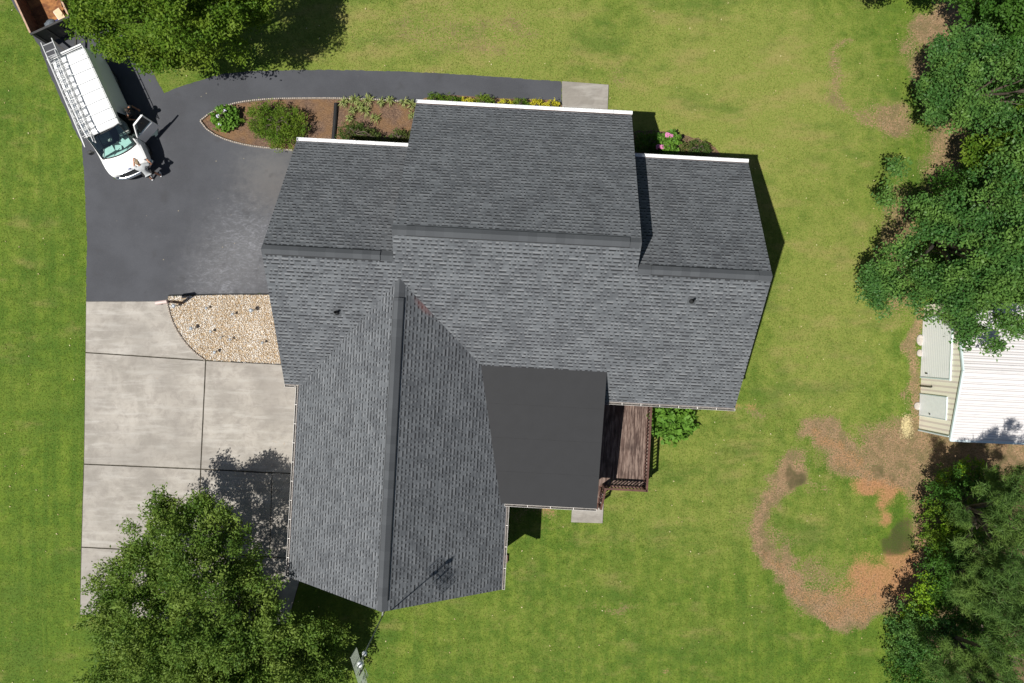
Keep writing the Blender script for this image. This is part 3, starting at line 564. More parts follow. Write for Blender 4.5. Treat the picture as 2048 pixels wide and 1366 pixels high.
# ================================================================ the house (local axes: x = east, y = north along its walls)
house = empty('house', (0, 0, 0), -TH)
tag(house, 'house under dark grey shingle roofs of joined gables with a flat dark porch roof', 'house')
PT = .77; PWG = .78
zS = lambda x, y: 4.04+PT*(y+2.13)
def nslope(rn): zr = 4.04+PT*(rn+2.13); return lambda x, y: zr-PT*(y-rn)
zW_, zC_, zE_ = nslope(2.85), nslope(3.70), nslope(2.85)
zGw = lambda x, y: 7.3-PWG*(-4.2-x); zGe = lambda x, y: 7.3-PWG*(x+4.2)
RT = .13
def roof_plane(name, poly, zf, mode, mat, parent):
    """mode 'y': courses run along x; 'x': courses run along y.  sheet on top, skirt and underside below"""
    a = sum(poly[i][0]*poly[(i+1) % len(poly)][1]-poly[(i+1) % len(poly)][0]*poly[i][1] for i in range(len(poly)))
    if a < 0: poly = poly[::-1]
    n = len(poly); k = math.sqrt(1+PT*PT)
    vs = [(x, y, zf(x, y)) for x, y in poly]+[(x, y, zf(x, y)-RT) for x, y in poly]
    def uvf(x, y, z): return (x, y*k) if mode == 'y' else (y, x*k)
    sgn = -1 if (zf(0, 1) < zf(0, 0) if mode == 'y' else zf(1, 0) < zf(0, 0)) else 1
    uv = [((u_ if True else 0), v_*sgn+60) for u_, v_ in (uvf(*v) for v in vs)]
    bm = bmesh.new(); V = [bm.verts.new(v) for v in vs]
    top = bm.faces.new(V[:n]); bot = bm.faces.new(V[n:][::-1]); side = []
    for i in range(n): side.append(bm.faces.new((V[i], V[(i+1) % n], V[n+(i+1) % n], V[n+i])))
    for f in side: f.material_index = 1
    bot.material_index = 1
    bm.normal_update()
    if top.normal.z < 0: bmesh.ops.reverse_faces(bm, faces=bm.faces[:])
    bmesh.ops.recalc_face_normals(bm, faces=bm.faces[:])
    bmesh.ops.triangulate(bm, faces=[top, bot]); bm.verts.index_update()
    me = bpy.data.meshes.new(name); l = bm.loops.layers.uv.new('uv')
    idx_ = {v: i for i, v in enumerate(V)}
    for f in bm.faces:
        for lp in f.loops: lp[l].uv = uv[idx_[lp.vert]]
    bm.to_mesh(me); bm.free(); me.materials.append(mat); me.materials.append(M['trim'])
    o = bpy.data.objects.new(name, me); COL.objects.link(o); o.parent = parent; return o
XW, XC0, XC1, XE = -9.06, -4.38, 4.26, 9.03
roof = roof_plane('roof', [(XW, 2.85), (XC0, 2.85), (XC0, 3.70), (XC1, 3.70), (XC1, 2.85), (XE, 2.85), (XE, -2.13), (-.01, -2.13), (-4.2, 2.104), (-8.385, -2.13), (XW, -2.13)], zS, 'y', M['shingle'], house)
roof['label'] = 'long south slope of dark grey shingles'
r2 = roof_plane('roof', [(XW, 2.85), (XC0-.001, 2.85), (XC0-.001, 7.60), (XW, 7.60)], zW_, 'y', M['shingle'], house)
r3 = roof_plane('roof', [(XC0, 3.70), (XC1, 3.70), (XC1, 9.36), (XC0, 9.36)], zC_, 'y', M['shingle'], house)
r4 = roof_plane('roof', [(XC1+.001, 2.85), (XE, 2.85), (XE, 7.70), (XC1+.001, 7.70)], zE_, 'y', M['shingle'], house)
r5 = roof_plane('roof', [(-8.53, -2.15), (-8.385, -2.13), (-4.2, 2.104), (-4.2, -9.92), (-8.53, -9.88)], zGw, 'x', M['shingle'], house)
r6 = roof_plane('roof', [(.09, -2.14), (-.01, -2.13), (-4.2, 2.104), (-4.2, -9.92), (.09, -9.92)], zGe, 'x', M['shingle_wing'], house)
for o, l in ((r2, 'short north slope at the west end'), (r3, 'large north slope in the middle, higher than its neighbours'), (r4, 'north slope at the east end in shade of the middle gable'), (r5, 'west slope of the south wing'), (r6, 'east slope of the south wing with reddish stain by the valley')): o['label'] = l
# porch roof, a low pitched dark membrane
zP = lambda x, y: 4.17+.146*(y+6.42)
mb = MB(); mb.prism([(-.14, -6.42), (3.70, -6.42), (3.72, -.93), (-1.19, -.93)], lambda x, y: zP(x, y)-.10, zP)
porch = mb.build('porch_roof', M['membrane'], house); porch['label'] = 'low pitched charcoal membrane roof'
mb = MB()
for yy in (-5.1, -3.75, -2.4): 
    xl = -.14-(yy+6.42)*(1.05/5.49)+.05; mb.bar((xl, yy, zP(0, yy)+.002), (3.70, yy, zP(0, yy)+.002), .004, .006)
mb.build('membrane_seam', M['membrane'], porch)
# walls
mb = MB()
def gable_block(x0, x1, ys, yr, yn, zf_n, off=.17):
    P = [(ys, 0), (yn, 0), (yn, zf_n(0, yn)-off), (yr, zS(0, yr)-off), (ys, zS(0, ys)-off)]
    vs = [(x0, y, z) for y, z in P]+[(x1, y, z) for y, z in P]
    mb.add(vs, [(0, 1, 2, 3, 4), (9, 8, 7, 6, 5), (0, 5, 6, 1), (1, 6, 7, 2), (2, 7, 8, 3), (3, 8, 9, 4), (4, 9, 5, 0)])
gable_block(-8.80, -4.10, -1.72, 2.85, 7.22, zW_); gable_block(-4.10, 4.02, -1.70, 3.70, 8.96, zC_); gable_block(4.02, 8.78, -1.72, 2.85, 7.32, zE_)
P = [(-8.12, 0), (-8.12, zGw(-8.12, 0)-.17), (-4.2, 7.13), (-.30, zGe(-.30, 0)-.17), (-.30, 0)]
vs = [(x, -9.62, z) for x, z in P]+[(x, .6, z) for x, z in P]
mb.add(vs, [(0, 4, 3, 2, 1), (5, 6, 7, 8, 9), (0, 1, 6, 5), (1, 2, 7, 6), (2, 3, 8, 7), (3, 4, 9, 8), (4, 0, 5, 9)])
mb.build('wall', M['brick'], house)
# openings in the walls
def opening(name, c, wd, ht, nrm, mat, frame=True):
    """c on the wall surface, nrm unit axis"""
    n = Vector(nrm); t = Vector((-n.y, n.x, 0)); a = MB()
    M3 = Matrix((t, n, Vector((0, 0, 1)))).transposed()
    a.box(Vector(c)+n*.012, (wd-.08, .024, ht-.08), M=M3); p = a.build('pane' if name == 'window' else name, mat, None)
    f = MB(); 
    for s in (-1, 1): f.box(Vector(c)+n*.025+t*s*(wd/2), (.09, .05, ht+.09), M=M3); f.box(Vector(c)+n*.025+Vector((0, 0, s*ht/2)), (wd-.09, .05, .09), M=M3)
    if name == 'window': f.box(Vector(c)+n*.022, (wd-.09, .03, .05), M=M3)
    if name == 'window':
        fo = f.build('window', M['white'], house); p.parent = fo; return fo
    p.parent = house; fo = f.build('door_frame', M['white'], p); return p
for x in (-7.6, -5.4): opening('window', (x, 7.22, 2.2), 1.0, 1.4, (0, 1, 0), M['windowglass'])
for x in (-3.0, 3.0): opening('window', (x, 8.96, 2.2), 1.1, 1.5, (0, 1, 0), M['windowglass'])
opening('front_door', (.3, 8.96, 2.25), 1.0, 2.1, (0, 1, 0), M['trim'])
opening('window', (6.4, 7.32, 2.2), 1.1, 1.4, (0, 1, 0), M['windowglass']); opening('window', (8.78, 3.0, 2.2), 1.0, 1.4, (1, 0, 0), M['windowglass'])
opening('window', (6.6, -1.72, 2.2), 1.2, 1.4, (0, -1, 0), M['windowglass']); opening('window', (-6.3, -9.62, 2.2), 1.0, 1.4, (0, -1, 0), M['windowglass'])
opening('garage_door', (-8.80, 4.6, 1.3), 2.7, 2.3, (-1, 0, 0), M['rollup']); opening('garage_door', (-8.12, -5.6, 1.3), 4.4, 2.3, (-1, 0, 0), M['rollup'])
# white rake boards are brown here; gutters
def gutter(a, b, out, mat=M['white'], inner=None, w_=.135, label=None):
    a = Vector(a); b = Vector(b); o_ = Vector(out); t = .008; g = MB(); L = (b-a).length; d = (b-a).normalized()
    c = (a+b)/2; M3 = Matrix((d, o_, d.cross(o_) if d.cross(o_).z > 0 else -d.cross(o_))).transposed()
    g.box(c+o_*(w_-t/2), (L, t, .12), M=M3); g.box(c+o_*(t/2), (L, t, .12), M=M3); g.box(c+o_*(w_/2)-Vector((0, 0, .056)), (L, w_-2*t, t), M=M3)
    for s in (-1, 1): g.box(c+o_*(w_/2)+d*s*(L/2-t/2), (t, w_-2*t, .11), M=M3)
    k = int(L/.75)
    for i in range(1, k): g.box(a+d*(L*i/k)+o_*(w_/2)+Vector((0, 0, .05)), (.02, w_-2*t, .012), M=M3)
    o = g.build('gutter', mat, house)
    if label: o['label'] = label
    if inner:
        g = MB(); g.box(c+o_*(w_/2)-Vector((0, 0, .03)), (L-.02, w_-2*t-.004, .045), M=M3); g.build('gutter_debris', inner, o)
    f = MB(); f.box(c-o_*.012-Vector((0, 0, .06)), (L, .02, .20), M=M3); f.build('fascia_board', M['trim'], o)
    return o
gz = 4.10
gutter((XW, 7.62, 4.17-.02), (-4.40, 7.62, 4.15), (0, 1, 0)); gutter((XC0, 9.38, 4.16), (XC1+.02, 9.38, 4.16), (0, 1, 0)); gutter((XC1+.05, 7.72, 4.10), (XE, 7.72, 4.10), (0, 1, 0))
gutter((3.75, -2.15, 3.98), (XE+.02, -2.15, 3.98), (0, -1, 0), M['dirty_white'], M['gutter_dirt'], .095); gutter((XW, -2.15, 3.98), (-8.66, -2.15, 3.98), (0, -1, 0), M['dirty_white'], M['gutter_dirt'], .095)
gutter((-8.55, -2.17, 3.86), (-8.55, -9.88, 3.86), (-1, 0, 0), M['dirty_white'], M['gutter_dirt'], .09); gutter((.11, -6.47, 3.90), (.11, -9.92, 3.90), (1, 0, 0), M['dirty_white'], M['gutter_dirt'], .095)
gutter((.02, -6.44, 4.06), (3.70, -6.44, 4.06), (0, -1, 0), M['dirty_white'], M['gutter_dirt'], .095)
# ridge caps and vents
def ridge(a, b, v0, v1, hw, lift=.055, pitch=PT, axis='x', vhw=None):
    """a-b ridge line at the top; v0-v1 the stretch that carries the raised vent"""
    def strip(p, q, hw, up, th):
        p = Vector(p); q = Vector(q); m_ = MB(); prof = [(-hw, -hw*pitch), (0, 0), (hw, -hw*pitch), (hw, -hw*pitch-th), (0, -th), (-hw, -hw*pitch-th)]
        vs = []
        for e_ in (p, q):
            for o_, z in prof: vs.append(e_+(Vector((0, o_, z+up)) if axis == 'x' else Vector((o_, 0, z+up))))
        k = 6; fs = [tuple(range(k)), tuple(range(2*k-1, k-1, -1))]+[(j, (j+1) % k, (j+1) % k+k, j+k) for j in range(k)]
        m_.add(vs, fs); bm = bmesh.new(); return m_
    def mk(name, m_, mat, par):
        o = m_.build(name, mat, par); bm = bmesh.new(); bm.from_mesh(o.data); bmesh.ops.recalc_face_normals(bm, faces=bm.faces); bm.to_mesh(o.data); bm.free(); return o
    c = mk('ridge_cap', strip(a, b, hw, .014, .013), M['cap'] if axis == 'x' else M['cap_y'], house)
    v = mk('ridge_vent', strip(v0, v1, hw+.010, lift-.004, lift-.016), M['vent'], house)
    mk('vent_cap_shingle', strip(v0, v1, hw-.012, lift+.010, .013), M['cap'] if axis == 'x' else M['cap_y'], v)
zr1, zr2 = 4.04+PT*4.98, 4.04+PT*5.83
ridge((XW, 2.85, zr1), (XC0-.01, 2.85, zr1), (-8.95, 2.85, zr1), (-4.85, 2.85, zr1), .17)
ridge((XC0, 3.70, zr2), (XC1, 3.70, zr2), (-3.9, 3.70, zr2), (3.85, 3.70, zr2), .18)
ridge((XC1+.02, 2.85, zr1), (XE, 2.85, zr1), (4.75, 2.85, zr1), (8.55, 2.85, zr1), .17)
ridge((-4.2, 2.08, 7.3), (-4.2, -9.92, 7.3), (-4.2, 1.42, 7.3), (-4.2, -9.55, 7.3), .19, lift=.075, pitch=PWG, axis='y')
# valley lines: narrow closed-cut valleys of shingle
# plumbing vents with boots
def S_point(px, py):
    v = HL(U(px, py, 6));
    for _ in range(30): z = zS(v.x, v.y); v = HL(U(px, py, z))
    return v.x, v.y, zS(v.x, v.y)
for (px, py) in ((674, 625), (1383, 602)):
    x, y, z = S_point(px, py); g = MB(); Mt = Matrix.Rotation(math.atan(PT), 3, 'X')
    g.tube([(x, y, z-.02), (x, y, z+.36)], .042, 14, cap=False); g.tube([(x, y, z+.36), (x, y, z-.02)], .034, 14, cap=False); v = g.build('vent_pipe', M['vinyl'], house, smooth=True)
    g = MB(); g.box((x, y, z+.004), (.30, .34, .010), M=Mt); g.build('vent_flashing', M['cap'], v); g = MB(); g.tube([(x, y, z+.0), (x, y, z+.10), (x, y, z+.14)], [.10, .07, .05], 14); g.build('vent_boot', M['vinyl'], v)
# small brown downspout block by the wing wall
p = U(1011, 1117, .1); g = MB(); g.box(p, (.22, .34, .14), rz=-TH); g.box(p+Vector((0, 0, .075)), (.14, .26, .02), rz=-TH); tag(g.build('splash_block', M['trim'], bevel=.01), 'small brown splash block at the foot of the wing wall', 'splash block')
# ---------------------------------------------------------------- the deck
deck = empty('deck', (0, 0, 0), -TH); tag(deck, 'weathered brown wooden deck with picket railing beside the flat porch roof', 'deck')
DZ = 1.12; x0, x1 = -.25, 6.10; y0, y1 = -6.04, -1.75
g = MB(); k = 0; xx = x0
while xx < x1-.05:
    g.box((xx+.07, (y0+y1)/2, DZ-.02), (.133, y1-y0, .04)); xx += .14
fl = g.build('deck_floor', M['deck'], deck)
g = MB(); g.box(((x0+x1)/2, y0-.02, DZ-.17), (x1-x0, .04, .26)); g.box((x1+.02, (y0+y1)/2, DZ-.17), (.04, y1-y0, .26)); g.build('deck_skirt', M['rail'], deck)
for px_, py_ in ((x1-.1, y0+.1), (x1-.1, -3.8), (x1-.1, y1-.1), (3.6, y0+.1), (.2, y0+.1), (2, y0+.1)):
    g = MB(); g.box((px_, py_, (DZ-.1)/2), (.12, .12, DZ-.1)); g.build('deck_post', M['rail'], deck)
def railing(a, b, zb0, zb1, label=None):
    a = Vector(a); b = Vector(b); r = MB(); hgt = .92
    A0 = Vector((a.x, a.y, zb0)); B0 = Vector((b.x, b.y, zb1)); up = Vector((0, 0, 1))
    r.bar(A0+up*hgt, B0+up*hgt, .09, .036, up=(0, 0, 1)); r.bar(A0+up*(hgt-.10), B0+up*(hgt-.10), .03, .06); r.bar(A0+up*.10, B0+up*.10, .03, .06)
    o = r.build('railing', M['rail'], deck)
    n = int((B0-A0).length/.15)
    bl = MB()
    for i in range(n+1):
        p = A0.lerp(B0, i/n); bl.box(p+up*(.1+.36), (.034, .034, .72))
    bl.build('baluster_row', M['rail'], o)
    for p in (A0, B0): q = MB(); q.box(p+up*.46, (.09, .09, .98)); q.build('railing_post', M['rail'], o)
    return o
railing((x1-.06, y1-.02), (x1-.06, y0+.06), DZ, DZ); railing((x1-.12, y0+.06), (4.28, y0+.06), DZ, DZ)
railing((4.28, y0-.0), (4.22, y0-.95), DZ-.05, .40)
# steps
for i in range(4):
    g = MB(); g.box((3.3, y0-.16-i*.28, DZ-.22-i*.22), (1.80, .29, .045)); g.build('step_tread', M['deck'], deck)
for xx in (2.42, 4.18):
    g = MB(); g.bar((xx, y0-.03, DZ-.20), (xx, y0-1.15, .12), .05, .24); g.build('step_stringer', M['rail'], deck)
for xx, yy in ((3.45, -6.15), (.35, -6.15), (1.9, -6.15)):
    g = MB(); g.box((xx, yy, (DZ+zP(0, yy)-.12)/2), (.13, .13, zP(0, yy)-.12-DZ)); o = g.build('porch_post', M['white'], house)
# ---------------------------------------------------------------- antenna on its mast
ant = empty('antenna', (0, 0, 0)); tag(ant, 'tall television antenna mast with a grey screen panel at the south gable tip', 'antenna')
mp = U(815, 1119, 0); mp = Vector((mp.x, mp.y, 0)); zt = 11.4
mp = U(763, 1236, 7.2); mp.z = 0
g = MB(); g.tube([mp, mp+Vector((0, 0, 6))], .03, 10); g.tube([mp+Vector((0, 0, 6)), mp+Vector((0, 0, zt+.3))], .022, 10); g.build('mast', M['antenna'], ant, smooth=True)
g = MB(); g.bar(mp+Vector((0, .0, 7.0)), mp+Vector((.02, .42, 6.9)), .05); g.build('wall_bracket', M['antenna'], ant)
g = MB(); g.ico(mp+Vector((0, 0, zt-.9)), .085, 2, sc=(1, 1, .8)); g.build('amplifier', M['white'], ant, smooth=True)
g = MB(); g.ico(mp+Vector((0.02, 0, zt-.05)), .10, 2, sc=(1, 1, 1.1)); g.build('rotor', M['white'], ant, smooth=True)
# panel: a tall mesh reflector facing west, broad side along the mast, with bow ties in front
pc = mp+Vector((-.06, -.34, zt-.35)); wdir = Vector((.29, -.957, 0)).normalized(); side = wdir; upv = Vector((0, .05, 1)).normalized(); nrm = side.cross(upv).normalized()
def PP(a, b, c=0): return pc+side*a+upv*b+nrm*c
g = MB(); W_, Hh = .62, .46
for i in range(13): b_ = -Hh+2*Hh*i/12; g.bar(PP(-W_, b_), PP(W_, b_), .010, .008)
for i in range(5): a_ = -W_+2*W_*i/4; g.bar(PP(a_, -Hh, .006), PP(a_, Hh, .006), .014)
g.build('reflector_screen', M['mesh'], ant)
for i in range(4):
    g = MB(); b_ = -.33+.22*i
    for s in (-1, 1):
        for q in (-1, 1): g.bar(PP(.05*s, b_, -.10), PP(.34*s, b_+q*.07, -.12), .012)
    g.build('bow_tie_element', M['antenna'], ant)
g = MB(); g.bar(PP(0, -Hh, -.08), PP(0, Hh, -.08), .03); g.bar(PP(0, 0, 0), PP(0, 0, -.10), .04); g.build('boom', M['dark'], ant)
# ---------------------------------------------------------------- mailbox
mp2 = U(366, 606, 0); MBX = empty('mailbox', (mp2.x, mp2.y, 0)); tag(MBX, 'pale pinkish mailbox on a dark wooden post at the corner of the gravel bed', 'mailbox')
g = MB(); g.box((0, 0, .60), (.10, .10, 1.20)); g.bar((-.45, .01, 1.14), (.10, 0, 1.14), .08, .08); g.bar((0, 0, .78), (-.26, .01, 1.1), .06, .06); g.build('post', M['post'], MBX)
g = MB(); n = 10; prof = [(-.085, 0), (.085, 0)]+[(.085*math.cos(math.pi*k/n), .11+.085*math.sin(math.pi*k/n)) for k in range(n+1)]
L = .50; vs = [(x, y, z) for x in (-.56, -.56+L) for y, z in prof]; k = len(prof); g.add([(a, b, c+1.185) for a, b, c in vs], [tuple(range(k-1, -1, -1)), tuple(range(k, 2*k))]+[(j, (j+1) % k, (j+1) % k+k, j+k) for j in range(k)])
bx_ = g.build('box', M['mailbox'], MBX); g = MB(); g.box((-.3, -.095, 1.33), (.03, .012, .14)); g.build('flag', M['trim'], bx_)
MBX.rotation_euler = (0, 0, R(8)); MBX.scale = (1, 1, 1.16)
# ---------------------------------------------------------------- solar lights in the gravel
sol = empty('solar_light', (0, 0, 0))
g = MB(); g.tube([(0, 0, 0), (0, 0, .30)], .012, 6); g.build('stake', M['dark'], sol)
g = MB(); g.tube([(0, 0, .28), (0, 0, .36)], [.035, .05], 10); g.tube([(0, 0, .36), (0, 0, .40)], [.065, .03], 10); g.build('lamp_head', M['solar'], sol, smooth=False)
spots = [((356, 611), 'beside the mailbox post', 1.15), ((416, 616), 'near the asphalt edge, west of the middle', .8), ((470, 627), 'near the asphalt edge, in the middle of the bed', .8), ((510, 620), 'closest to the house roof at the north', 1.2),
         ((392, 658), 'nearest the curved edging', 1.15), ((427, 662), 'just east of the one by the curved edging', .8), ((464, 680), 'in the middle of the bed', .75), ((435, 702), 'nearest the concrete slab', .95), ((444, 675), 'the smallest, amid the others', .5), ((528, 686), 'beside the rusty patch near the house', .8)]
for i, ((px, py), l, s) in enumerate(spots):
    o = sol if i == 0 else copy_tree(sol); q = U(px, py, 0); o.location = (q.x, q.y, .05); o.scale = (s*1.25, s*1.25, s); o.rotation_euler = (random.uniform(-.15, .15), random.uniform(-.15, .15), random.uniform(0, 3))
    tag(o, 'solar garden light on the gravel, '+l, 'garden light', 'solar lights in the gravel bed')
# ================================================================ the shed
sh = empty('shed', (0, 0, 0)); tag(sh, 'cream sided metal shed with a white ribbed roof under the trees at the right', 'shed')
so = U(1837.5, 862, 0); sa_ = -.046; sh.location = so; sh.rotation_euler = (0, 0, sa_); SL, SD = 8.0, 5.7; RZ, EZ = 3.40, 2.70
mid = SD/2
g = MB(); vs = []
for x in (0, SL): vs += [(x, 0, 0), (x, SD, 0), (x, SD, EZ-.05), (x, mid, RZ-.06), (x, 0, EZ-.05)]
g.add(vs, [(0, 1, 2, 3, 4)[::-1], (5, 6, 7, 8, 9), (0, 5, 9, 4), (1, 2, 7, 6), (0, 1, 6, 5)]); wl_ = g.build('wall', M['siding'], sh)
bm = bmesh.new(); bm.from_mesh(wl_.data); bmesh.ops.recalc_face_normals(bm, faces=bm.faces); bm.to_mesh(wl_.data); bm.free()
g = MB(); ov = .03
# ribbed roof sheets, ribs running along the ridge direction (horizontal panels)
def slope_strip(sgn):
    yr, ye = mid, (-.06 if sgn < 0 else SD+.06); n = 13; prof = []
    for i in range(n):
        for f, h in ((0, 0), (.12, .03), (.26, .03), (.38, 0), (.6, 0)): prof.append(((i+f)/n, h))
    prof.append((1, 0)); vs = []
    for x in (-ov, SL+ov):
        for t, h in prof: vs.append((x, yr+(ye-yr)*t, RZ+(EZ-.02-RZ)*t+h))
    k = len(prof); g.add(vs, [(j, j+1, j+1+k, j+k) if sgn > 0 else (j+k, j+1+k, j+1, j) for j in range(k-1)])
slope_strip(-1); slope_strip(1); rf = g.build('roof', M['tin'], sh)
m_ = rf.modifiers.new('thick', 'SOLIDIFY'); m_.thickness = .012
g = MB()
for sgn in (-1, 1): g.bar((-ov-.015, mid, RZ+.0), (-ov-.015, (-.1 if sgn < 0 else SD+.1), EZ-.02), .07, .10)
g.box((SL/2, -.10, EZ-.045), (SL+2*ov, .09, .07)); g.build('roof_trim', M['teal'], sh)
# roll up door and walk door on the west wall (x = 0, facing -x)
g = MB(); g.box((-.018, 3.78, 1.2), (.036, 2.62, 2.4)); ro = g.build('roll_up_door', M['rollup'], sh)
g = MB(); g.box((-.03, 3.78, 2.43), (.06, 2.80, .06)); g.box((-.03, 2.43, 1.2), (.06, .06, 2.4)); g.box((-.03, 5.13, 1.2), (.06, .06, 2.4)); g.build('door_frame', M['teal'], ro)
g = MB(); g.box((-.06, 2.62, .55), (.05, .05, .12)); g.build('door_handle', M['dark'], ro)
g = MB(); g.box((-.02, 1.20, 1.13), (.04, .92, 2.18)); wd_ = g.build('door', M['door'], sh)
g = MB(); g.box((-.025, .72, 1.12), (.05, .03, 2.24)); g.box((-.025, 1.68, 1.12), (.05, .03, 2.24)); g.box((-.025, 1.20, 2.25), (.05, .99, .03)); g.build('door_frame', M['teal'], wd_)
g = MB(); g.ico((-.075, .85, 1.0), .035, 1); g.tube([(-.03, .85, 1.0), (-.08, .85, 1.0)], .015, 8); g.build('door_knob', M['dark'], wd_)
g = MB(); g.tube([(-.05, 2.03, .02), (-.05, 2.03, 1.0), (-.05, 2.07, 1.06)], .022, 8); g.build('conduit', M['dark'], sh)
g = MB(); g.tube([(-.04, .05, 2.55), (-.04, .05, .05)], .035, 8); g.build('downspout', M['teal'], sh)
for i, (px, py, l) in enumerate(((1840, 680, 'larger flat grey stone beside the shed roll up door'), (1839, 706, 'smaller flat grey stone south of the larger one by the shed'), (1835, 812, 'round pale stepping stone in front of the shed walk door'))):
    g = MB(); g.ico((0, 0, .03), 1, 2, sc=((.17, .28, .06), (.14, .16, .05), (.17, .19, .05))[i], jit=.06); o = g.build('stone', M['stone'], smooth=True); q = U(px, py, 0); o.location = q; tag(o, l, 'stone', 'stones along the shed wall')
# straw patch
N = 500; q = U(1812, 853, 0); c = np.stack([rng.normal(q.x, .13, N), rng.normal(q.y, .24, N), rng.uniform(.01, .05, N)], 1); a = rng.uniform(0, 6.28, N); ax = np.stack([np.cos(a), np.sin(a), 0*a], 1)*.07; ay = np.stack([-np.sin(a), np.cos(a), 0*a], 1)*.008
V, Fc = quads(c, ax, ay); tag(np_mesh('straw', V, Fc, M['straw']), 'scattered pale straw on the lawn by the shed corner', 'straw', kind='stuff')
# ================================================================ the van
fr = Vector((.418, -.908, 0)); lf = Vector((.908, .418, 0))      # forward, driver's side (east)
rear = U(167, 90, 2.08)-lf*.81; rear.z = 0
van = empty('van', rear, math.atan2(fr.y, fr.x)); van.scale = (1, .94, 1); tag(van, 'white work van with driver door open and ladder rack on the roof', 'van')
# local axes: x forward, y left
ST = [  # x, zbottom, zbelt, ztop, wbelt, wtop
    (0.00, .50, 1.12, 1.97, .93, .78), (.06, .42, 1.12, 2.03, .96, .82), (.5, .36, 1.13, 2.07, .99, .85), (1.5, .34, 1.13, 2.09, 1.0, .86), (2.4, .34, 1.13, 2.09, 1.0, .86), (3.05, .34, 1.13, 2.08, 1.0, .86),
    (3.55, .34, 1.13, 2.04, 1.0, .84), (3.66, .34, 1.13, 1.99, 1.0, .83), (3.95, .34, 1.12, 1.70, 1.0, .84), (4.20, .34, 1.12, 1.45, 1.0, .86), (4.42, .35, 1.10, 1.22, .99, .87), (4.50, .35, 1.09, 1.18, .99, .87), (4.8, .36, 1.05, 1.12, .98, .86), (5.02, .38, .98, 1.05, .95, .82), (5.14, .42, .90, .96, .90, .74), (5.20, .46, .82, .86, .84, .66)]
def prof(st):
    x, zb, zl, zt_, wb, wt = st; h = zt_-zl
    half = [(wb*.95, zb), (wb, zb+.16), (wb*1.01, (zb+zl)/2), (wb, zl), (wb+(wt-wb)*.55, zl+h*.5), (wt+.02, zl+h*.80), (wt*.97, zl+h*.93), (wt*.88, zt_-.012*(h > .2)), (wt*.5, zt_+.012), (0, zt_+.018)]
    return [(x, y, z) for y, z in half]+[(x, -y, z) for y, z in half[-2::-1]]
rows = [prof(s) for s in ST]; k = len(rows[0]); vs = [v for r in rows for v in r]; fs = []; 
for i in range(len(rows)-1):
    for j in range(k-1):
        if 7 <= i <= 9 and 5 <= j <= k-7: continue                                   # windscreen opening
        if 7 <= i <= 9 and j in (3, 4, k-5, k-6+0) and i > 20: continue
        if 5 <= i <= 8 and j in (1, 2, 3, 4): continue                                # open driver's doorway (left)
        fs.append((i*k+j, i*k+j+1, (i+1)*k+j+1, (i+1)*k+j))
fs.append(tuple(range(k-1, -1, -1))); fs.append(tuple((len(rows)-1)*k+j for j in range(k)))
body = mesh_obj('body', vs, fs, M['van'], van, smooth=True)
bm = bmesh.new(); bm.from_mesh(body.data); bmesh.ops.recalc_face_normals(bm, faces=bm.faces); bm.to_mesh(body.data); bm.free()
sm_ = body.modifiers.new('thick', 'SOLIDIFY'); sm_.thickness = .03; sm_.offset = -1
body.data.set_sharp_from_angle(angle=R(32)) if hasattr(body.data, 'set_sharp_from_angle') else None
# windscreen, curved
g = MB(); nn = 12; A, B = [], []
for i in range(nn+1):
    t = i/nn*2-1; A.append((3.64+.10*(1-t*t), t*.77, 2.00+.015*(1-t*t))); B.append((4.40+.13*(1-t*t), t*.84, 1.225))
g.add(A+B, [(i, i+1, nn+2+i, nn+1+i) for i in range(nn)]); g.build('windscreen', M['vglass'], van, smooth=True)
g = MB(); g.tube([(x+.01, y, z+.005) for x, y, z in B], .028, 6); g.tube([(x-.01, y, z) for x, y, z in A], .02, 6)
for s in (0, -1): g.tube([A[s], B[s]], .022, 6)
g.build('windscreen_seal', M['dark'], van)
# cab: dash, papers, seats, wheel
g = MB(); g.box((4.18, 0, 1.02), (.42, 1.7, .26)); g.box((3.2, 0, .48), (2.0, 1.8, .04)); g.build('dashboard', M['dark'], van)
for (x, y, a, sx_, sy_) in ((4.17, .45, .2, .26, .42), (4.20, .02, -.3, .22, .30), (4.15, -.42, .1, .28, .46), (4.25, -.72, .5, .15, .2), (4.05, .3, .5, .2, .28)):
    g = MB(); g.box((x, y, 1.165+random.uniform(0, .01)), (sx_, sy_, .008), rz=a); g.build('paper', M['paper'], van)
for y in (.45, -.45):
    g = MB(); g.box((3.42, y, .82), (.5, .52, .18)); g.box((3.16, y, 1.15), (.15, .5, .62), M=Matrix.Rotation(-.18, 3, 'Y')); g.box((3.08, y, 1.55), (.1, .28, .2)); g.build('seat', M['seat'], van, bevel=.04)
g = MB(); ring = [(3.86+.06*math.cos(a)*.9, .45+.19*math.sin(a), 1.12+.17*math.cos(a)) for a in np.linspace(0, 2*math.pi, 21)]; g.tube(ring, .015, 6, cap=False); g.bar((4.0, .45, 1.05), (3.86, .45, 1.12), .04); g.build('steering_wheel', M['dark'], van)
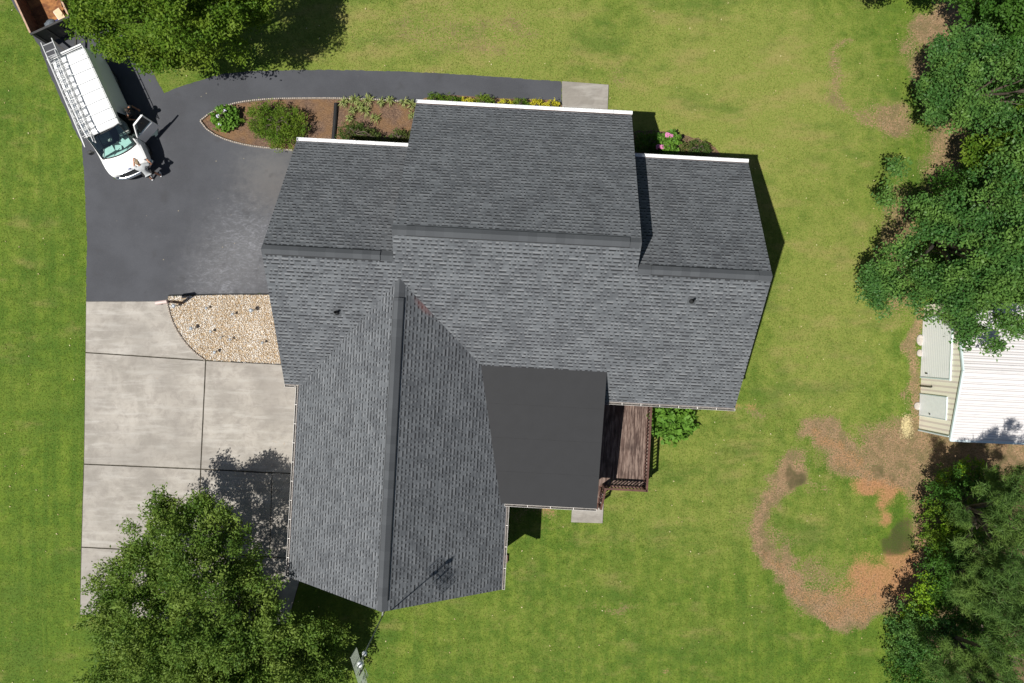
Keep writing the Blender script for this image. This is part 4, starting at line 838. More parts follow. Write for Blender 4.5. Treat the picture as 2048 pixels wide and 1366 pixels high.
# hood creases, grille, bumper, headlights
g = MB(); pts_ = [(5.17+.06*(1-(y/.8)**2), y, .72) for y in np.linspace(-.62, .62, 9)]; g.tube(pts_, .085, 4); g.build('grille', M['dark'], van)
g = MB(); pts_ = [(5.20-.26*abs(y/.97)**3+.12, y, .50) for y in np.linspace(-.98, .98, 13)]; g.tube(pts_, .105, 8); bmp = g.build('bumper', M['chrome'], van, smooth=True)
g = MB(); pts_ = [(5.235-.24*abs(y/.93)**3, y, .885) for y in np.linspace(-.8, .8, 13)]; g.tube(pts_, .03, 6); g.build('hood_trim', M['chrome'], van, smooth=True)
for s in (-1, 1):
    g = MB(); g.box((5.13, s*.74, .72), (.16, .26, .20), rz=-s*.35); g.build('headlight', M['chrome'], van, bevel=.03)
g = MB(); g.ico((5.17, 0, .965), .05, 2, sc=(.5, 1.5, .35)); g.build('badge', simple('badge_blue', (.03, .06, .2), .3), van, smooth=True)
for y in (.35, -.30): g = MB(); g.bar((4.46, y, 1.215), (4.33, y+.42, 1.335), .018); g.build('wiper', M['dark'], van)
for x in (.95, 4.42):
    for s in (-1, 1):
        g = MB(); pr = [(-.11, .30), (-.11, .33), (-.08, .36), (.08, .36), (.11, .33), (.11, .20)]; n = 24; vs = []
        for y, r_ in pr:
            for i in range(n): a = 2*math.pi*i/n; vs.append((x+r_*math.cos(a), s*.87+s*y, .36+r_*math.sin(a)))
        fs = [(a*n+i, a*n+(i+1) % n, (a+1)*n+(i+1) % n, (a+1)*n+i) for a in range(len(pr)-1) for i in range(n)]; fs.append(tuple(range(n)))
        g.add(vs, fs); wh = g.build('wheel', M['rubber'], van, smooth=True)
        g = MB(); g.tube([(x, s*.93, .36), (x, s*.965, .36), (x, s*.975, .36)], [.20, .19, .07], 18); g.build('rim', M['rim'], wh)
for s in (-1, 1):
    g = MB(); g.bar((3.98, s*.98, 1.22), (3.95, s*1.20, 1.24), .03); g.box((3.96, s*1.20, 1.30), (.12, .19, .30)); g.build('mirror', M['dark'], van, bevel=.02)
g = MB(); g.box((-.10, 0, .47), (.16, 1.8, .16)); g.build('bumper', M['chrome'], van, bevel=.03); g = MB()
for s in (-1, 1): g.box((-.015, s*.84, 1.25), (.03, .10, .36))
g.build('tail_light', simple('red_lens', (.35, .02, .02), .2), van)
# the open driver's door (hinge at the A pillar)
dr = empty('door', (4.15, 1.0, 0), 0); dr.parent = van
hinge = dr.location; dirw = Vector((.68, .73, 0)); dl = Vector((dirw.dot(fr), dirw.dot(lf), 0)).normalized(); ang = math.atan2(dl.y, dl.x); dr.rotation_euler = (0, 0, ang)
g = MB(); Pd = [(0, .40), (1.02, .40), (1.02, 1.15), (0, 1.15)]; g.box((.51, 0, .775), (1.02, .07, .75)); 
lean = .10   # the upper frame leans inboard (towards local +y here)
for a, b in (((.02, 1.15), (.42, 1.86)), ((.42, 1.86), (.99, 1.90)), ((.99, 1.90), (1.0, 1.15))):
    g.bar((a[0], lean*(a[1]-1.15)/.75, a[1]), (b[0], lean*(b[1]-1.15)/.75, b[1]), .055, .075, up=(0, 1, 0))
g.build('door_panel', M['van'], dr, bevel=.008)
g = MB(); g.box((.52, .042, .80), (.86, .02, .50)); g.box((.42, .075, .95), (.5, .06, .06)); g.build('door_trim', M['grey'], dr)
g = MB(); g.add([(.05, .01, 1.16), (.98, .01, 1.16), (.97, .09, 1.87), (.43, .09, 1.84)], [(0, 1, 2, 3)]); g.build('door_window', M['vglass'], dr)
g = MB(); g.box((.88, .06, 1.02), (.12, .04, .04)); g.build('door_handle', M['dark'], dr)
# lay the door's inner face the right way
# rack
rack = MB()
for i in range(8):
    x = .10+i*.47; rack.tube([(x, -.84, 2.02), (x, -.84, 2.24), (x, -.3, 2.25), (x, .3, 2.25), (x, .80, 2.24), (x, .86, 2.02)], .014, 6)
rack.tube([(.02, .83, 2.20), (3.5, .83, 2.20)], .022, 6); rack.tube([(.02, -.84, 2.22), (3.5, -.84, 2.22)], .02, 6); rack.tube([(0.02, -.84, 2.26), (.02, .84, 2.26)], .035, 6)
rack.build('roof_rack', M['white'], van)
for i in range(7):
    g = MB(); g.tube([(.34+i*.47, -.7, 2.098), (.34+i*.47, .7, 2.098)], .012, 4); g.build('roof_rib', M['van'], van)
# extension ladder on the rack
lad = empty('ladder', U(84, 86, 2.35)); e_ = U(180, 292, 2.35)
a_ = U(93, 81, 2.35); b_ = U(181, 290, 2.35); d_ = (b_-a_); Ll = d_.length; lad.location = a_; lad.rotation_euler = (0, 0, math.atan2(d_.y, d_.x)); tag(lad, 'long aluminium extension ladder strapped along the van roof edge', 'ladder')
for y in (-.245, .245):
    g = MB(); g.box((Ll/2, y, 0), (Ll, .035, .08)); g.build('rail', M['alu'], lad)
for y in (-.20, .20):
    g = MB(); g.box((Ll/2+.25, y, .085), (Ll-.6, .03, .07)); g.build('rail', M['alu'], lad)
for i in range(int(Ll/.305)):
    g = MB(); g.tube([(.15+i*.305, -.24, 0), (.15+i*.305, .24, 0)], .02, 6); g.build('rung', M['alu'], lad)
for i in range(int((Ll-.8)/.305)):
    g = MB(); g.tube([(.72+i*.305, -.19, .085), (.72+i*.305, .19, .085)], .018, 6); g.build('rung', M['alu'], lad)
# ================================================================ the trailer
ta = U(61, 66, 1.6); tb = U(137, 31, 1.6); tu = (tb-ta); tw = tu.length; tu.normalize()
tr = empty('trailer', (ta.x, ta.y, 0), math.atan2(tu.y, tu.x)); tag(tr, 'black high sided trailer with rusty floor hitched behind the van', 'trailer')   # local x = across, y = away from the van
TLn = 4.2; Bz = .48; TZ = 1.6
g = MB(); g.box((tw/2, TLn/2, Bz), (tw, TLn, .06)); g.build('trailer_floor', M['rust'], tr)
g = MB(); g.box((tw/2, -.03, (TZ+Bz)/2), (tw, .05, TZ-Bz)); 
for i in range(4): g.box((.12+i*(tw-.24)/3, -.075, ((TZ-.02)+Bz)/2), (.06, .04, 1.1))
g.box((tw/2, -.06, TZ), (tw+.04, .09, .06)); g.build('front_wall', M['trailer'], tr)
for x in (0, tw):
    g = MB(); g.box((x, TLn/2, (TZ+Bz)/2), (.05, TLn-.02, (TZ-.02)-Bz)); g.build('side_wall', simple('trailer_side_rust', (.12, .06, .035), .8, var=.4), tr)
    g = MB(); g.box((x, TLn/2, (TZ+.02)), (.07, TLn, .04)); g.build('top_rail', simple('top_rail_tan', (.42, .28, .19), .7, var=.2), tr)
g = MB(); g.bar((.3, 0, .52), (tw/2, -1.25, .50), .08); g.bar((tw-.3, 0, .52), (tw/2, -1.25, .50), .08); g.bar((tw/2, -1.15, .50), (tw/2, -1.62, .50), .08); g.tube([(tw/2+.12, -1.1, .1), (tw/2+.12, -1.1, .85)], .03, 8); g.build('drawbar', M['trailer'], tr)
for x in (-.14, tw+.14):
    for y in (1.7, 2.6):
        g = MB(); g.tube([(x-.1, y, .34), (x+.1, y, .34)], .34, 20); wh = g.build('wheel', M['rubber'], tr); g = MB(); g.tube([(x-.11, y, .34), (x+.11, y, .34)], .18, 14); g.build('rim', M['rim'], wh)
def tl(x, y, z): return tr.matrix_basis @ Vector((x, y, z))
bpy.context.view_layer.update()
ry = math.atan2(tu.y, tu.x)
g = MB(); g.box((0, 0, .16), (.30, .82, .32)); o = g.build('box', simple('cardboard', (.62, .47, .30), .8, var=.1), bevel=.005); o.location = tl(1.22, .55, .51); o.rotation_euler = (0, 0, ry+.18); tag(o, 'long tan cardboard box with a white label side in the trailer', 'box')
g = MB(); g.box((-.158, 0, .17), (.012, .78, .27)); g.build('label_sheet', M['white'], o)
g = MB(); g.ico((0, 0, .22), .30, 3, sc=(1, 1.15, .75), jit=.13); o = g.build('tarp_bundle', M['tarp'], smooth=True); o.location = tl(.62, .36, .51); tag(o, 'crumpled grey tarp bundle against the front wall of the trailer', 'tarp')
g = MB(); g.box((0, 0, .14), (.16, .30, .28)); g.tube([(0, 0, .28), (0, 0, .33)], .03, 8); o = g.build('fuel_can', M['blue'], bevel=.02); o.location = tl(.98, .42, .51); o.rotation_euler = (0, 0, ry); tag(o, 'dark blue can between tarp bundle and cardboard box in the trailer', 'can')
g = MB(); pts_ = [(.32*math.cos(a)*(1+.15*math.sin(5*a)), .22*math.sin(a), .04+.008*a) for a in np.linspace(0, 18, 90)]; g.tube(pts_, .022, 6); o = g.build('hose', M['vinyl'], smooth=True); o.location = tl(1.55, .32, .52); o.rotation_euler = (0, 0, ry); tag(o, 'coiled black hose in the front corner of the trailer', 'hose')
g = MB(); g.tube([(0, 0, .02), (.12, .5, .05), (-.05, 1.0, .03), (.1, 1.6, .02)], .015, 6); o = g.build('cable', M['vinyl'], smooth=True); o.location = tl(1.35, 1.1, .51); o.rotation_euler = (0, 0, ry); tag(o, 'thin dark cable lying along the rusty trailer floor', 'cable')
# ================================================================ people
def skin_mesh(name, pts, edges, rad, mat, parent=None, sub=2, root=0):
    me = bpy.data.meshes.new(name); me.from_pydata([tuple(p) for p in pts], edges, []); o = bpy.data.objects.new(name, me); COL.objects.link(o)
    m = o.modifiers.new('skin', 'SKIN'); m.use_smooth_shade = True; m.branch_smoothing = .4
    if not me.skin_vertices: 
        bpy.context.view_layer.objects.active = o
    for i, sv in enumerate(me.skin_vertices[0].data):
        r_ = rad[i]; sv.radius = r_ if hasattr(r_, '__len__') else (r_, r_); sv.use_root = (i == root)
    if sub: s = o.modifiers.new('sub', 'SUBSURF'); s.levels = sub; s.render_levels = sub
    dg = bpy.context.evaluated_depsgraph_get(); me2 = bpy.data.meshes.new_from_object(o.evaluated_get(dg)); bpy.data.objects.remove(o); bpy.data.meshes.remove(me)
    me2.name = name; me2.materials.clear(); me2.materials.append(mat); o2 = bpy.data.objects.new(name, me2); COL.objects.link(o2)
    if parent: o2.parent = parent
    return o2
def person(loc, heading, pose, sk, shirt, legs, shoe, hat, label, lower='shorts', long_sleeve=False):
    root = empty('person', loc, heading); tag(root, label, 'person')
    J_ = dict(pel=(0, 0, .92), wst=(.02, 0, 1.08), chs=(.05, 0, 1.28), nck=(.08, 0, 1.46), nk2=(.10, 0, 1.52), hd=(.125, 0, 1.61), hdt=(.125, 0, 1.70),
              lh=(0, .10, .88), lk=(.05, .13, .48), la=(-.02, .14, .09), lt=(.13, .16, .04), rh=(0, -.10, .88), rk=(.03, -.13, .48), ra=(-.03, -.14, .09), rt=(.12, -.16, .04),
              ls=(.06, .19, 1.40), le=(.02, .30, 1.14), lw=(.20, .24, 1.02), rs=(.06, -.19, 1.40), re=(.02, -.30, 1.14), rw=(.20, -.24, 1.02))
    J_.update(pose); J_ = {k_: Vector(v_) for k_, v_ in J_.items()}
    rd = dict(pel=(.125, .155), wst=(.105, .14), chs=(.115, .165), nck=(.06, .075), nk2=(.055, .055), hd=(.088, .078), hdt=(.062, .058), lh=(.095, .09), rh=(.095, .09), lk=.058, rk=.058, la=.038, ra=.038, lt=.033, rt=.033, ls=.062, rs=.062, le=.043, re=.043, lw=.029, rw=.029)
    ed = [('pel', 'wst'), ('wst', 'chs'), ('chs', 'nck'), ('nck', 'nk2'), ('nk2', 'hd'), ('hd', 'hdt'), ('pel', 'lh'), ('lh', 'lk'), ('lk', 'la'), ('la', 'lt'), ('pel', 'rh'), ('rh', 'rk'), ('rk', 'ra'), ('ra', 'rt'), ('chs', 'ls'), ('ls', 'le'), ('le', 'lw'), ('chs', 'rs'), ('rs', 're'), ('re', 'rw')]
    # hands: palm and five fingers rooted inside the palm
    for s in 'lr':
        wv, ev = J_[s+'w'], J_[s+'e']; d = (wv-ev).normalized(); sgn = 1 if s == 'l' else -1; sd = d.cross(Vector((0, 0, 1))); sd = (sd.normalized() if sd.length > .2 else Vector((0, 1, 0)))*sgn; dn = d.cross(sd).normalized()
        if dn.z > 0: dn = -dn
        J_[s+'p'] = wv+d*.055; rd[s+'p'] = (.034, .018); ed.append((s+'w', s+'p')); J_[s+'q'] = wv+d*.085; rd[s+'q'] = (.036, .014); ed.append((s+'p', s+'q'))
        for fi, (off, ln) in enumerate(((-.028, .066), (-.009, .078), (.010, .072), (.028, .056))):
            a = f'{s}f{fi}'; J_[a+'a'] = wv+d*.10+sd*off; J_[a+'b'] = J_[a+'a']+d*ln*.5+dn*.008; J_[a+'c'] = J_[a+'b']+d*ln*.40+dn*.026
            for c_ in 'abc': rd[a+c_] = .0085 if c_ != 'c' else .007
            ed += [(s+'q', a+'a'), (a+'a', a+'b'), (a+'b', a+'c')]
        a = s+'t0'; J_[a+'a'] = wv+d*.045-sd*.035; J_[a+'b'] = J_[a+'a']+d*.03-sd*.022; rd[a+'a'] = .011; rd[a+'b'] = .009; ed += [(s+'p', a+'a'), (a+'a', a+'b')]
    ks = list(J_); ix = {k_: i for i, k_ in enumerate(ks)}
    body_ = skin_mesh('body', [J_[k_] for k_ in ks], [(ix[a], ix[b]) for a, b in ed], [rd[k_] for k_ in ks], sk, root, 2, ix['pel'])
    # face: nose, ears, eyes
    hd = J_['hd']; fwd = (J_['hd']-J_['nk2']); fz = (J_['hdt']-J_['hd']).normalized(); ff = Vector((1, 0, 0))-fz*fz.x; ff.normalize(); fy = fz.cross(ff)
    g = MB(); g.ico(hd+ff*.098-fz*.005, .014, 1, sc=(1.1, .8, 1.3)); g.ico(hd+fy*.083, .022, 1, sc=(.7, .35, 1.1)); g.ico(hd-fy*.083, .022, 1, sc=(.7, .35, 1.1)); g.build('nose_and_ears', sk, body_, smooth=True)
    g = MB(); g.ico(hd+ff*.086+fy*.03+fz*.02, .010, 1); g.ico(hd+ff*.086-fy*.03+fz*.02, .010, 1); g.build('eyes', M['dark'], body_)
    def wear(name, keys, eds, grow, mat, ext=None):
        P_ = dict(J_); P_.update(ext or {}); return skin_mesh(name, [P_[k_] for k_ in keys], [(keys.index(a), keys.index(b)) for a, b in eds], [tuple(x+grow for x in (rd[k_] if hasattr(rd.get(k_, .05), '__len__') else (rd.get(k_, .05),)*2)) for k_ in keys], mat, root, 2, 0)
    def mid_(a, b, t): return J_[a].lerp(J_[b], t)
    e2 = {'lsl': mid_('ls', 'le', .75), 'rsl': mid_('rs', 're', .75)}; rd['lsl'] = rd['rsl'] = .042
    wear('shirt', ['wst', 'chs', 'nck', 'ls', 'lsl', 'rs', 'rsl', 'pel'], [('wst', 'chs'), ('chs', 'nck'), ('chs', 'ls'), ('ls', 'lsl'), ('chs', 'rs'), ('rs', 'rsl'), ('wst', 'pel')], .034, shirt, e2)
    kt = .80 if lower == 'shorts' else 1.0
    e3 = {'lsh': mid_('lh', 'lk', kt), 'rsh': mid_('rh', 'rk', kt)}; rd['lsh'] = rd['rsh'] = .075
    if lower == 'shorts': wear('shorts', ['pel', 'lh', 'lsh', 'rh', 'rsh'], [('pel', 'lh'), ('lh', 'lsh'), ('pel', 'rh'), ('rh', 'rsh')], .022, legs, e3)
    else: wear('trousers', ['pel', 'lh', 'lk', 'la', 'rh', 'rk', 'ra'], [('pel', 'lh'), ('lh', 'lk'), ('lk', 'la'), ('pel', 'rh'), ('rh', 'rk'), ('rk', 'ra')], .022, legs)
    for s in 'lr':
        a, t_ = J_[s+'a'], J_[s+'t']; g = skin_mesh('shoe', [a+Vector((-.05, 0, -.045)), a+Vector((.03, 0, -.03)), t_+Vector((.05, 0, .0))], [(0, 1), (1, 2)], [(.045, .045), (.05, .05), (.045, .04)], shoe, root, 2, 1)
    if hat == 'cap':
        g = MB(); g.ico(hd+fz*.045-ff*.005, .102, 3, sc=(1.02, .92, .78)); c_ = hd+fz*.055+ff*.13
        M3 = Matrix((ff, fy, fz)).transposed(); g.box(c_, (.11, .14, .012), M=M3); g.build('cap', M['capc'], root, smooth=False)
    else:
        g = MB(); g.ico(hd+fz*.035-ff*.018, .104, 3, sc=(1.0, .90, .92), jit=.03); g.build('hair', M['hair'], root, smooth=True)
    return root
q = U(313, 354, 0)
p1 = person(q, R(118), dict(wst=(.06, 0, 1.06), chs=(.14, 0, 1.23), nck=(.24, .0, 1.38), nk2=(.28, 0, 1.42), hd=(.335, 0, 1.49), hdt=(.375, 0, 1.57), ls=(.20, .19, 1.33), rs=(.20, -.19, 1.33),
            le=(.40, .27, 1.22), lw=(.62, .20, 1.18), re=(.14, -.42, 1.15), rw=(.34, -.34, 1.12), lk=(.08, .16, .48), la=(-.03, .20, .09), lt=(.12, .22, .04), rk=(.02, -.17, .48), ra=(-.07, -.22, .09), rt=(.08, -.25, .04)),
            M['skin'], M['gshirt'], M['shorts'], M['shoe'], 'cap', 'person in grey shirt and black shorts leaning over the front corner of the white van')
q = U(284, 240, 0)
p2 = person(q, R(-10), dict(), M['skin2'], M['bshirt'], M['jeans'], M['boot'], 'hair', 'person in dark clothes standing behind the open van door', lower='trousers')
# ================================================================ plants
def leaf_cloud(rs, centers, dirs, n_per, sprig, spread, ll, lw, up=.7):
    """leaves along short sprigs: centers (k,3) sprig tips' base, dirs unit outward"""
    k = len(centers); t = rs.random((k, n_per, 1)); c = centers[:, None]+dirs[:, None]*(t-.35)*sprig+rs.normal(0, 1, (k, n_per, 3))*spread*(1.15-.6*t)
    c = c.reshape(-1, 3); n = len(c); d = np.repeat(dirs, n_per, 0)
    ax = d*.55+rs.normal(0, .62, (n, 3)); ax /= np.linalg.norm(ax, axis=1, keepdims=True)
    nn_ = np.array([0, 0, 1.0])*up+rs.normal(0, .5, (n, 3)); ay = np.cross(nn_, ax); ay /= np.linalg.norm(ay, axis=1, keepdims=True)+1e-9
    L_ = ll*rs.uniform(.6, 1.25, (n, 1))/2; W_ = lw*rs.uniform(.7, 1.2, (n, 1))/2; return c, ax*L_, ay*W_
def lobes_points(rs, lobes, dens, lower=-.25):
    C, D, T = [], [], []
    for i, (x, y, z, rx, ry, rz) in enumerate(lobes):
        k = max(6, int(dens*(rx*ry+rx*rz+ry*rz))); d = rs.normal(0, 1, (k*3, 3)); d /= np.linalg.norm(d, axis=1, keepdims=True); d = d[d[:, 2] > lower-rs.random(len(d))*.45][:k]
        bump = 1+.20*np.sin(d[:, 0]*5.1+i*2)*np.cos(d[:, 1]*4.3+i)+.12*np.sin(d[:, 2]*9+i*3+d[:, 0]*7); r_ = (rs.random(len(d))**.45*.62+.45)*bump
        C.append(np.array([x, y, z])+d*np.array([rx, ry, rz])*r_[:, None]); D.append(d); T.append(np.full(len(d), rs.random()))
    return np.concatenate(C), np.concatenate(D), np.concatenate(T)
def tree(name, base_px, lobes_px, mat, label, seed, cat='tree', group=None, dens=26, nper=26, ll=.13, lw=.06, sprig=.5, spread=.13, trunk_r=.16, base_z=0, droop=0, outw=0, trunk=True, ragged=True, carve=.95, gap=.32):
    rs = np.random.default_rng(seed); b = U(*base_px, 0); root = empty(name, (b.x, b.y, 0)); tag(root, label, cat, group)
    lobes = []
    for (px, py, z, r_, *h) in lobes_px:
        c = U(px, py, z); k = (H-z)/F; rz = (h[0] if h else r_*k*.75); lobes.append((c.x-b.x, c.y-b.y, z, r_*k, r_*k, rz))
    if ragged:
        L2 = []
        for (x, y, z, rx, ry, rz) in lobes:
            L2.append((x, y, z-rz*.45, rx*.50, ry*.50, rz*.75)); n_ = 5 if rx > .7 else 3; a0 = rs.uniform(0, 6.28)
            for q_ in range(n_):
                a_ = a0+6.28*q_/n_+rs.uniform(-.4, .4); k_ = rs.uniform(.5, .80); s_ = rs.uniform(.26, .44); L2.append((x+math.cos(a_)*rx*k_, y+math.sin(a_)*ry*k_, z+rs.uniform(-1.1, .6)*rz, rx*s_, ry*s_, rz*s_*1.1))
        lobes = L2
        dens *= .62; nper = int(nper*1.5); spread *= 1.15
    C, D, T = lobes_points(rs, lobes, dens*(1.5 if ragged else 1)); cen = np.array([np.mean([l[0] for l in lobes]), np.mean([l[1] for l in lobes]), np.mean([l[2] for l in lobes])-1.5])
    o_ = C-cen; o_ /= np.linalg.norm(o_, axis=1, keepdims=True); D = D*.6+o_*.6+np.array([0, 0, .15-droop]); D /= np.linalg.norm(D, axis=1, keepdims=True)
    if ragged:      # hollows between the limbs
        hol = vnoise(C[:, 0]+C[:, 2]*.35, C[:, 1]+C[:, 2]*.25, carve, seed)*.7+vnoise(C[:, 0]-C[:, 2]*.3, C[:, 1]+C[:, 2]*.2, carve*2.3, seed+3)*.3; k_ = hol > gap
        C, D, T = C[k_], D[k_], T[k_]
    c, ax, ay = leaf_cloud(rs, C, D, nper, sprig, spread, ll, lw); c[:, 2] = np.maximum(c[:, 2], .08)
    V, Fc = quads(c, ax, ay); tone = np.clip(np.repeat(rs.normal(.5, .22, len(C))*.6+T*.2, nper)+rs.normal(0, .18, len(c)), 0, 1)
    np_mesh('crown', V, Fc, mat, root, tone=tone)
    if trunk:
        g = MB(); top = Vector((cen[0]*.5, cen[1]*.5, max(.8, min(l[2] for l in lobes)*.55))); g.tube([(0, 0, -.1), (0, 0, .1), Vector((0, 0, .1)).lerp(top, .5)+Vector((.05, .03, 0)), top], [trunk_r*1.5, trunk_r*1.1, trunk_r*.95, trunk_r*.8], 9)
        t_ = g.build('trunk', M['bark'], root, smooth=True)
        for l in sorted(lobes, key=lambda l: -l[3])[:9]:
            e = Vector(l[:3])+Vector((0, 0, l[5]*.25)); m1 = top.lerp(e, .35)+Vector((random.uniform(-.15, .15), random.uniform(-.15, .15), .25)); m2 = top.lerp(e, .7)+Vector((0, 0, .15)); g = MB(); g.tube([top-Vector((0, 0, .1)), m1, m2, e], [trunk_r*.6, trunk_r*.42, trunk_r*.26, trunk_r*.08], 6)
            for q_ in range(3): f = e+Vector((random.uniform(-1, 1)*l[3]*.6, random.uniform(-1, 1)*l[4]*.6, random.uniform(-.1, .5)*l[5])); g.tube([m2, m2.lerp(f, .5)+Vector((0, 0, .08)), f], [trunk_r*.18, trunk_r*.12, trunk_r*.04], 5)
            g.build('branch', M['bark'], root, smooth=True)
    return root
# top left tree over the trailer
tree('shade_tree', (430, 92), [(195, 5, 5.2, 55), (185, 50, 4.6, 42), (230, 85, 4.4, 38), (255, 30, 6.3, 60), (300, 100, 4.0, 42), (330, 40, 6.8, 65), (350, 105, 3.4, 36), (400, 85, 3.6, 45), (420, 25, 6.0, 65), (455, 60, 4.2, 45), (250, -50, 6.2, 70), (350, -50, 7.2, 80), (450, -50, 5.8, 75), (495, 15, 4.2, 40), (295, 122, 3.6, 26), (160, -50, 4.5, 60), (520, -40, 4.0, 45)],
     LM['oak'], 'broad green tree overhanging the trailer and the corner of the asphalt drive', 11, gap=.25, dens=26, nper=30, ll=.15, lw=.075, sprig=.38, spread=.16)
# bottom left tree in front of the wing
tree('shade_tree', (548, 1195), [(345, 1045, 3.6, 46), (395, 1040, 4.0, 38), (300, 1090, 3.4, 45), (435, 1060, 4.3, 48), (260, 1125, 3.0, 42), (350, 1120, 4.8, 65), (440, 1120, 5.2, 62), (230, 1180, 2.8, 48), (310, 1190, 4.6, 70), (410, 1200, 5.8, 75), (500, 1180, 4.4, 48), (240, 1245, 3.2, 58), (330, 1270, 5.0, 80), (440, 1290, 5.8, 85), (540, 1255, 4.4, 62), (235, 1320, 3.2, 62), (320, 1350, 4.4, 80), (430, 1370, 5.2, 90), (530, 1340, 4.4, 75), (600, 1300, 3.4, 60), (590, 1370, 3.4, 70), (640, 1350, 2.6, 45), (470, 1150, 4.6, 40), (400, 1440, 4.8, 95), (280, 1420, 3.6, 80), (530, 1430, 4.0, 80), (330, 1012, 3.3, 20), (400, 1012, 3.8, 16), (222, 1215, 2.6, 25), (655, 1270, 2.2, 34)],
     LM['myrtle'], 'large spreading green tree at the corner of the concrete drive and the south wing', 12, gap=.25, dens=31, nper=32, ll=.15, lw=.062, sprig=.62, spread=.13)
# right hand trees
GR = 'broad leaved trees behind the back lawn'
tree('gum_tree', (1890, 240), [(1868, 212, 4.6, 30), (1905, 190, 5.2, 40), (1900, 110, 4.6, 42), (1935, 140, 5.8, 50), (1950, 90, 5.0, 40), (1950, 200, 6.2, 55), (1990, 160, 6.6, 60), (2030, 200, 6.8, 60), (2030, 110, 6.2, 50), (2070, 150, 7, 70), (1862, 170, 3.9, 16)], LM['gum'], 'cool green broad leaved tree north of the shed with pointed lobes over the lawn', 21, group=GR, carve=.9, gap=.33, dens=26, nper=36, ll=.135, lw=.075, spread=.15, sprig=.42)
tree('gum_tree', (1900, 455), [(1808, 345, 3.8, 26), (1842, 378, 4.8, 40), (1872, 408, 5.6, 48), (1800, 405, 4.0, 36), (1840, 440, 5.8, 62), (1790, 540, 3.4, 45), (1750, 560, 2.8, 32), (1840, 520, 5.4, 62), (1935, 350, 6.0, 42), (1925, 470, 7.0, 66), (1995, 405, 7.6, 70), (1920, 570, 6.2, 65), (1780, 590, 2.9, 36), (1860, 600, 4.6, 42), (2000, 525, 7.6, 70), (2050, 330, 7.4, 80), (2065, 460, 8.4, 74), (1960, 620, 5.6, 55), (2030, 600, 6.6, 60), (1990, 680, 4.6, 22), (1935, 655, 4.8, 28), (2060, 560, 7, 80), (2020, 650, 5.2, 32), (1905, 285, 4.4, 16)],
     LM['gum'], 'largest broad leaved tree overhanging the white shed roof', 22, group=GR, dens=26, nper=36, ll=.135, lw=.075, spread=.15, sprig=.42, trunk_r=.22, carve=.9, gap=.385)
tree('gum_tree', (1960, 250), [(2010, 285, 5.2, 42), (2060, 250, 6, 60), (1960, 305, 4.2, 28), (2040, 320, 5.4, 50), (2100, 300, 7, 80)], LM['oak'], 'yellower green tree between the two cool green ones at the right edge', 23, group=GR, dens=26, nper=26, ll=.17, lw=.08)
tree('gum_tree', (1990, 40), [(2010, 10, 5.5, 55), (1960, 30, 3.6, 34), (1985, -40, 5, 60), (2060, 40, 7, 70), (2060, -40, 7, 90), (1960, -20, 3.6, 34), (2025, 70, 4.6, 36)], LM['under'], 'dark green tree filling the top right corner', 24, group=GR, dens=26, nper=24, ll=.18, lw=.09)
tree('understory_bush', (1905, 160), [(1930, 170, 1.6, 50), (1975, 160, 1.8, 55), (2020, 180, 1.8, 55), (1950, 110, 1.4, 40), (1985, 250, 1.5, 40)], LM['under'], 'low dark undergrowth added to darken the gaps below the pointed cool green tree', 25, cat='bush', dens=34, nper=26, ll=.13, lw=.07, trunk_r=.04, ragged=False)  # added: dark leaves stand in for shade between the crowns
tree('understory_bush', (1900, 430), [(1900, 400, 1.6, 50), (1950, 380, 1.8, 60), (1990, 460, 1.8, 60), (1890, 480, 1.6, 45), (1940, 530, 1.6, 50), (2000, 340, 1.8, 55), (1860, 560, 1.2, 36)], LM['under'], 'low dark undergrowth added to darken the gaps below the largest broad leaved tree', 26, cat='bush', dens=34, nper=26, ll=.13, lw=.07, trunk_r=.04, ragged=False)  # added as well, a dark fill for the shaded ground under this crown
# two small trees just beyond the top edge whose shadows fall on the lawn
for i, (bp, lb, l) in enumerate((((1690, -60), [(1745, -48, 3.2, 36), (1720, -60, 3.0, 30), (1778, -44, 3.0, 26)], 'small dark tree just past the top edge, left of its neighbour'), ((1800, -60), [(1870, -38, 3.8, 34), (1842, -48, 3.4, 28), (1905, -42, 3.6, 30), (1880, -70, 4, 40)], 'small dark tree just past the top edge by the bare soil'))):
    tree('young_tree', bp, lb, LM['under'], l, 31+i, group='small trees beyond the top edge', dens=40, nper=26, ll=.13, lw=.07, trunk_r=.06)
# bottom right thicket
GP = 'pines in the south east corner'
def pine(bp, lb, label, seed): return tree('pine_tree', bp, lb, LM['pine'], label, seed, group=GP, dens=26, nper=44, ll=.30, lw=.020, sprig=.42, spread=.09, trunk_r=.18)
pine((1900, 1010), [(1960, 1060, 6.5, 55), (2000, 1010, 7.2, 45), (2040, 1060, 8, 60), (1985, 1110, 6.6, 40), (2060, 990, 7, 55), (2010, 960, 5.6, 32)], 'pine with feathery crown below the shed, northernmost of the pines', 41)
pine((1880, 1120), [(1950, 1180, 6.5, 50), (2000, 1210, 7.6, 55), (1985, 1160, 7, 45), (2050, 1170, 8.4, 65), (2050, 1240, 8, 50)], 'grey green pine in the middle of the thicket', 42)
pine((1850, 1230), [(1900, 1330, 5.4, 40), (1950, 1350, 6.6, 50), (2040, 1320, 8, 60), (2020, 1390, 7.6, 70), (1990, 1300, 6.5, 30)], 'pine at the bottom right corner of the view', 43)
def bush(name, bp, lb, mat, label, seed, cat='bush', group=None, **k): 
    d = dict(dens=44, nper=26, ll=.11, lw=.06, sprig=.25, spread=.10, trunk_r=.05, ragged=False); d.update(k); return tree(name, bp, lb, mat, label, seed, cat=cat, group=group, **d)
GB = 'bushes along the edge of the thicket'
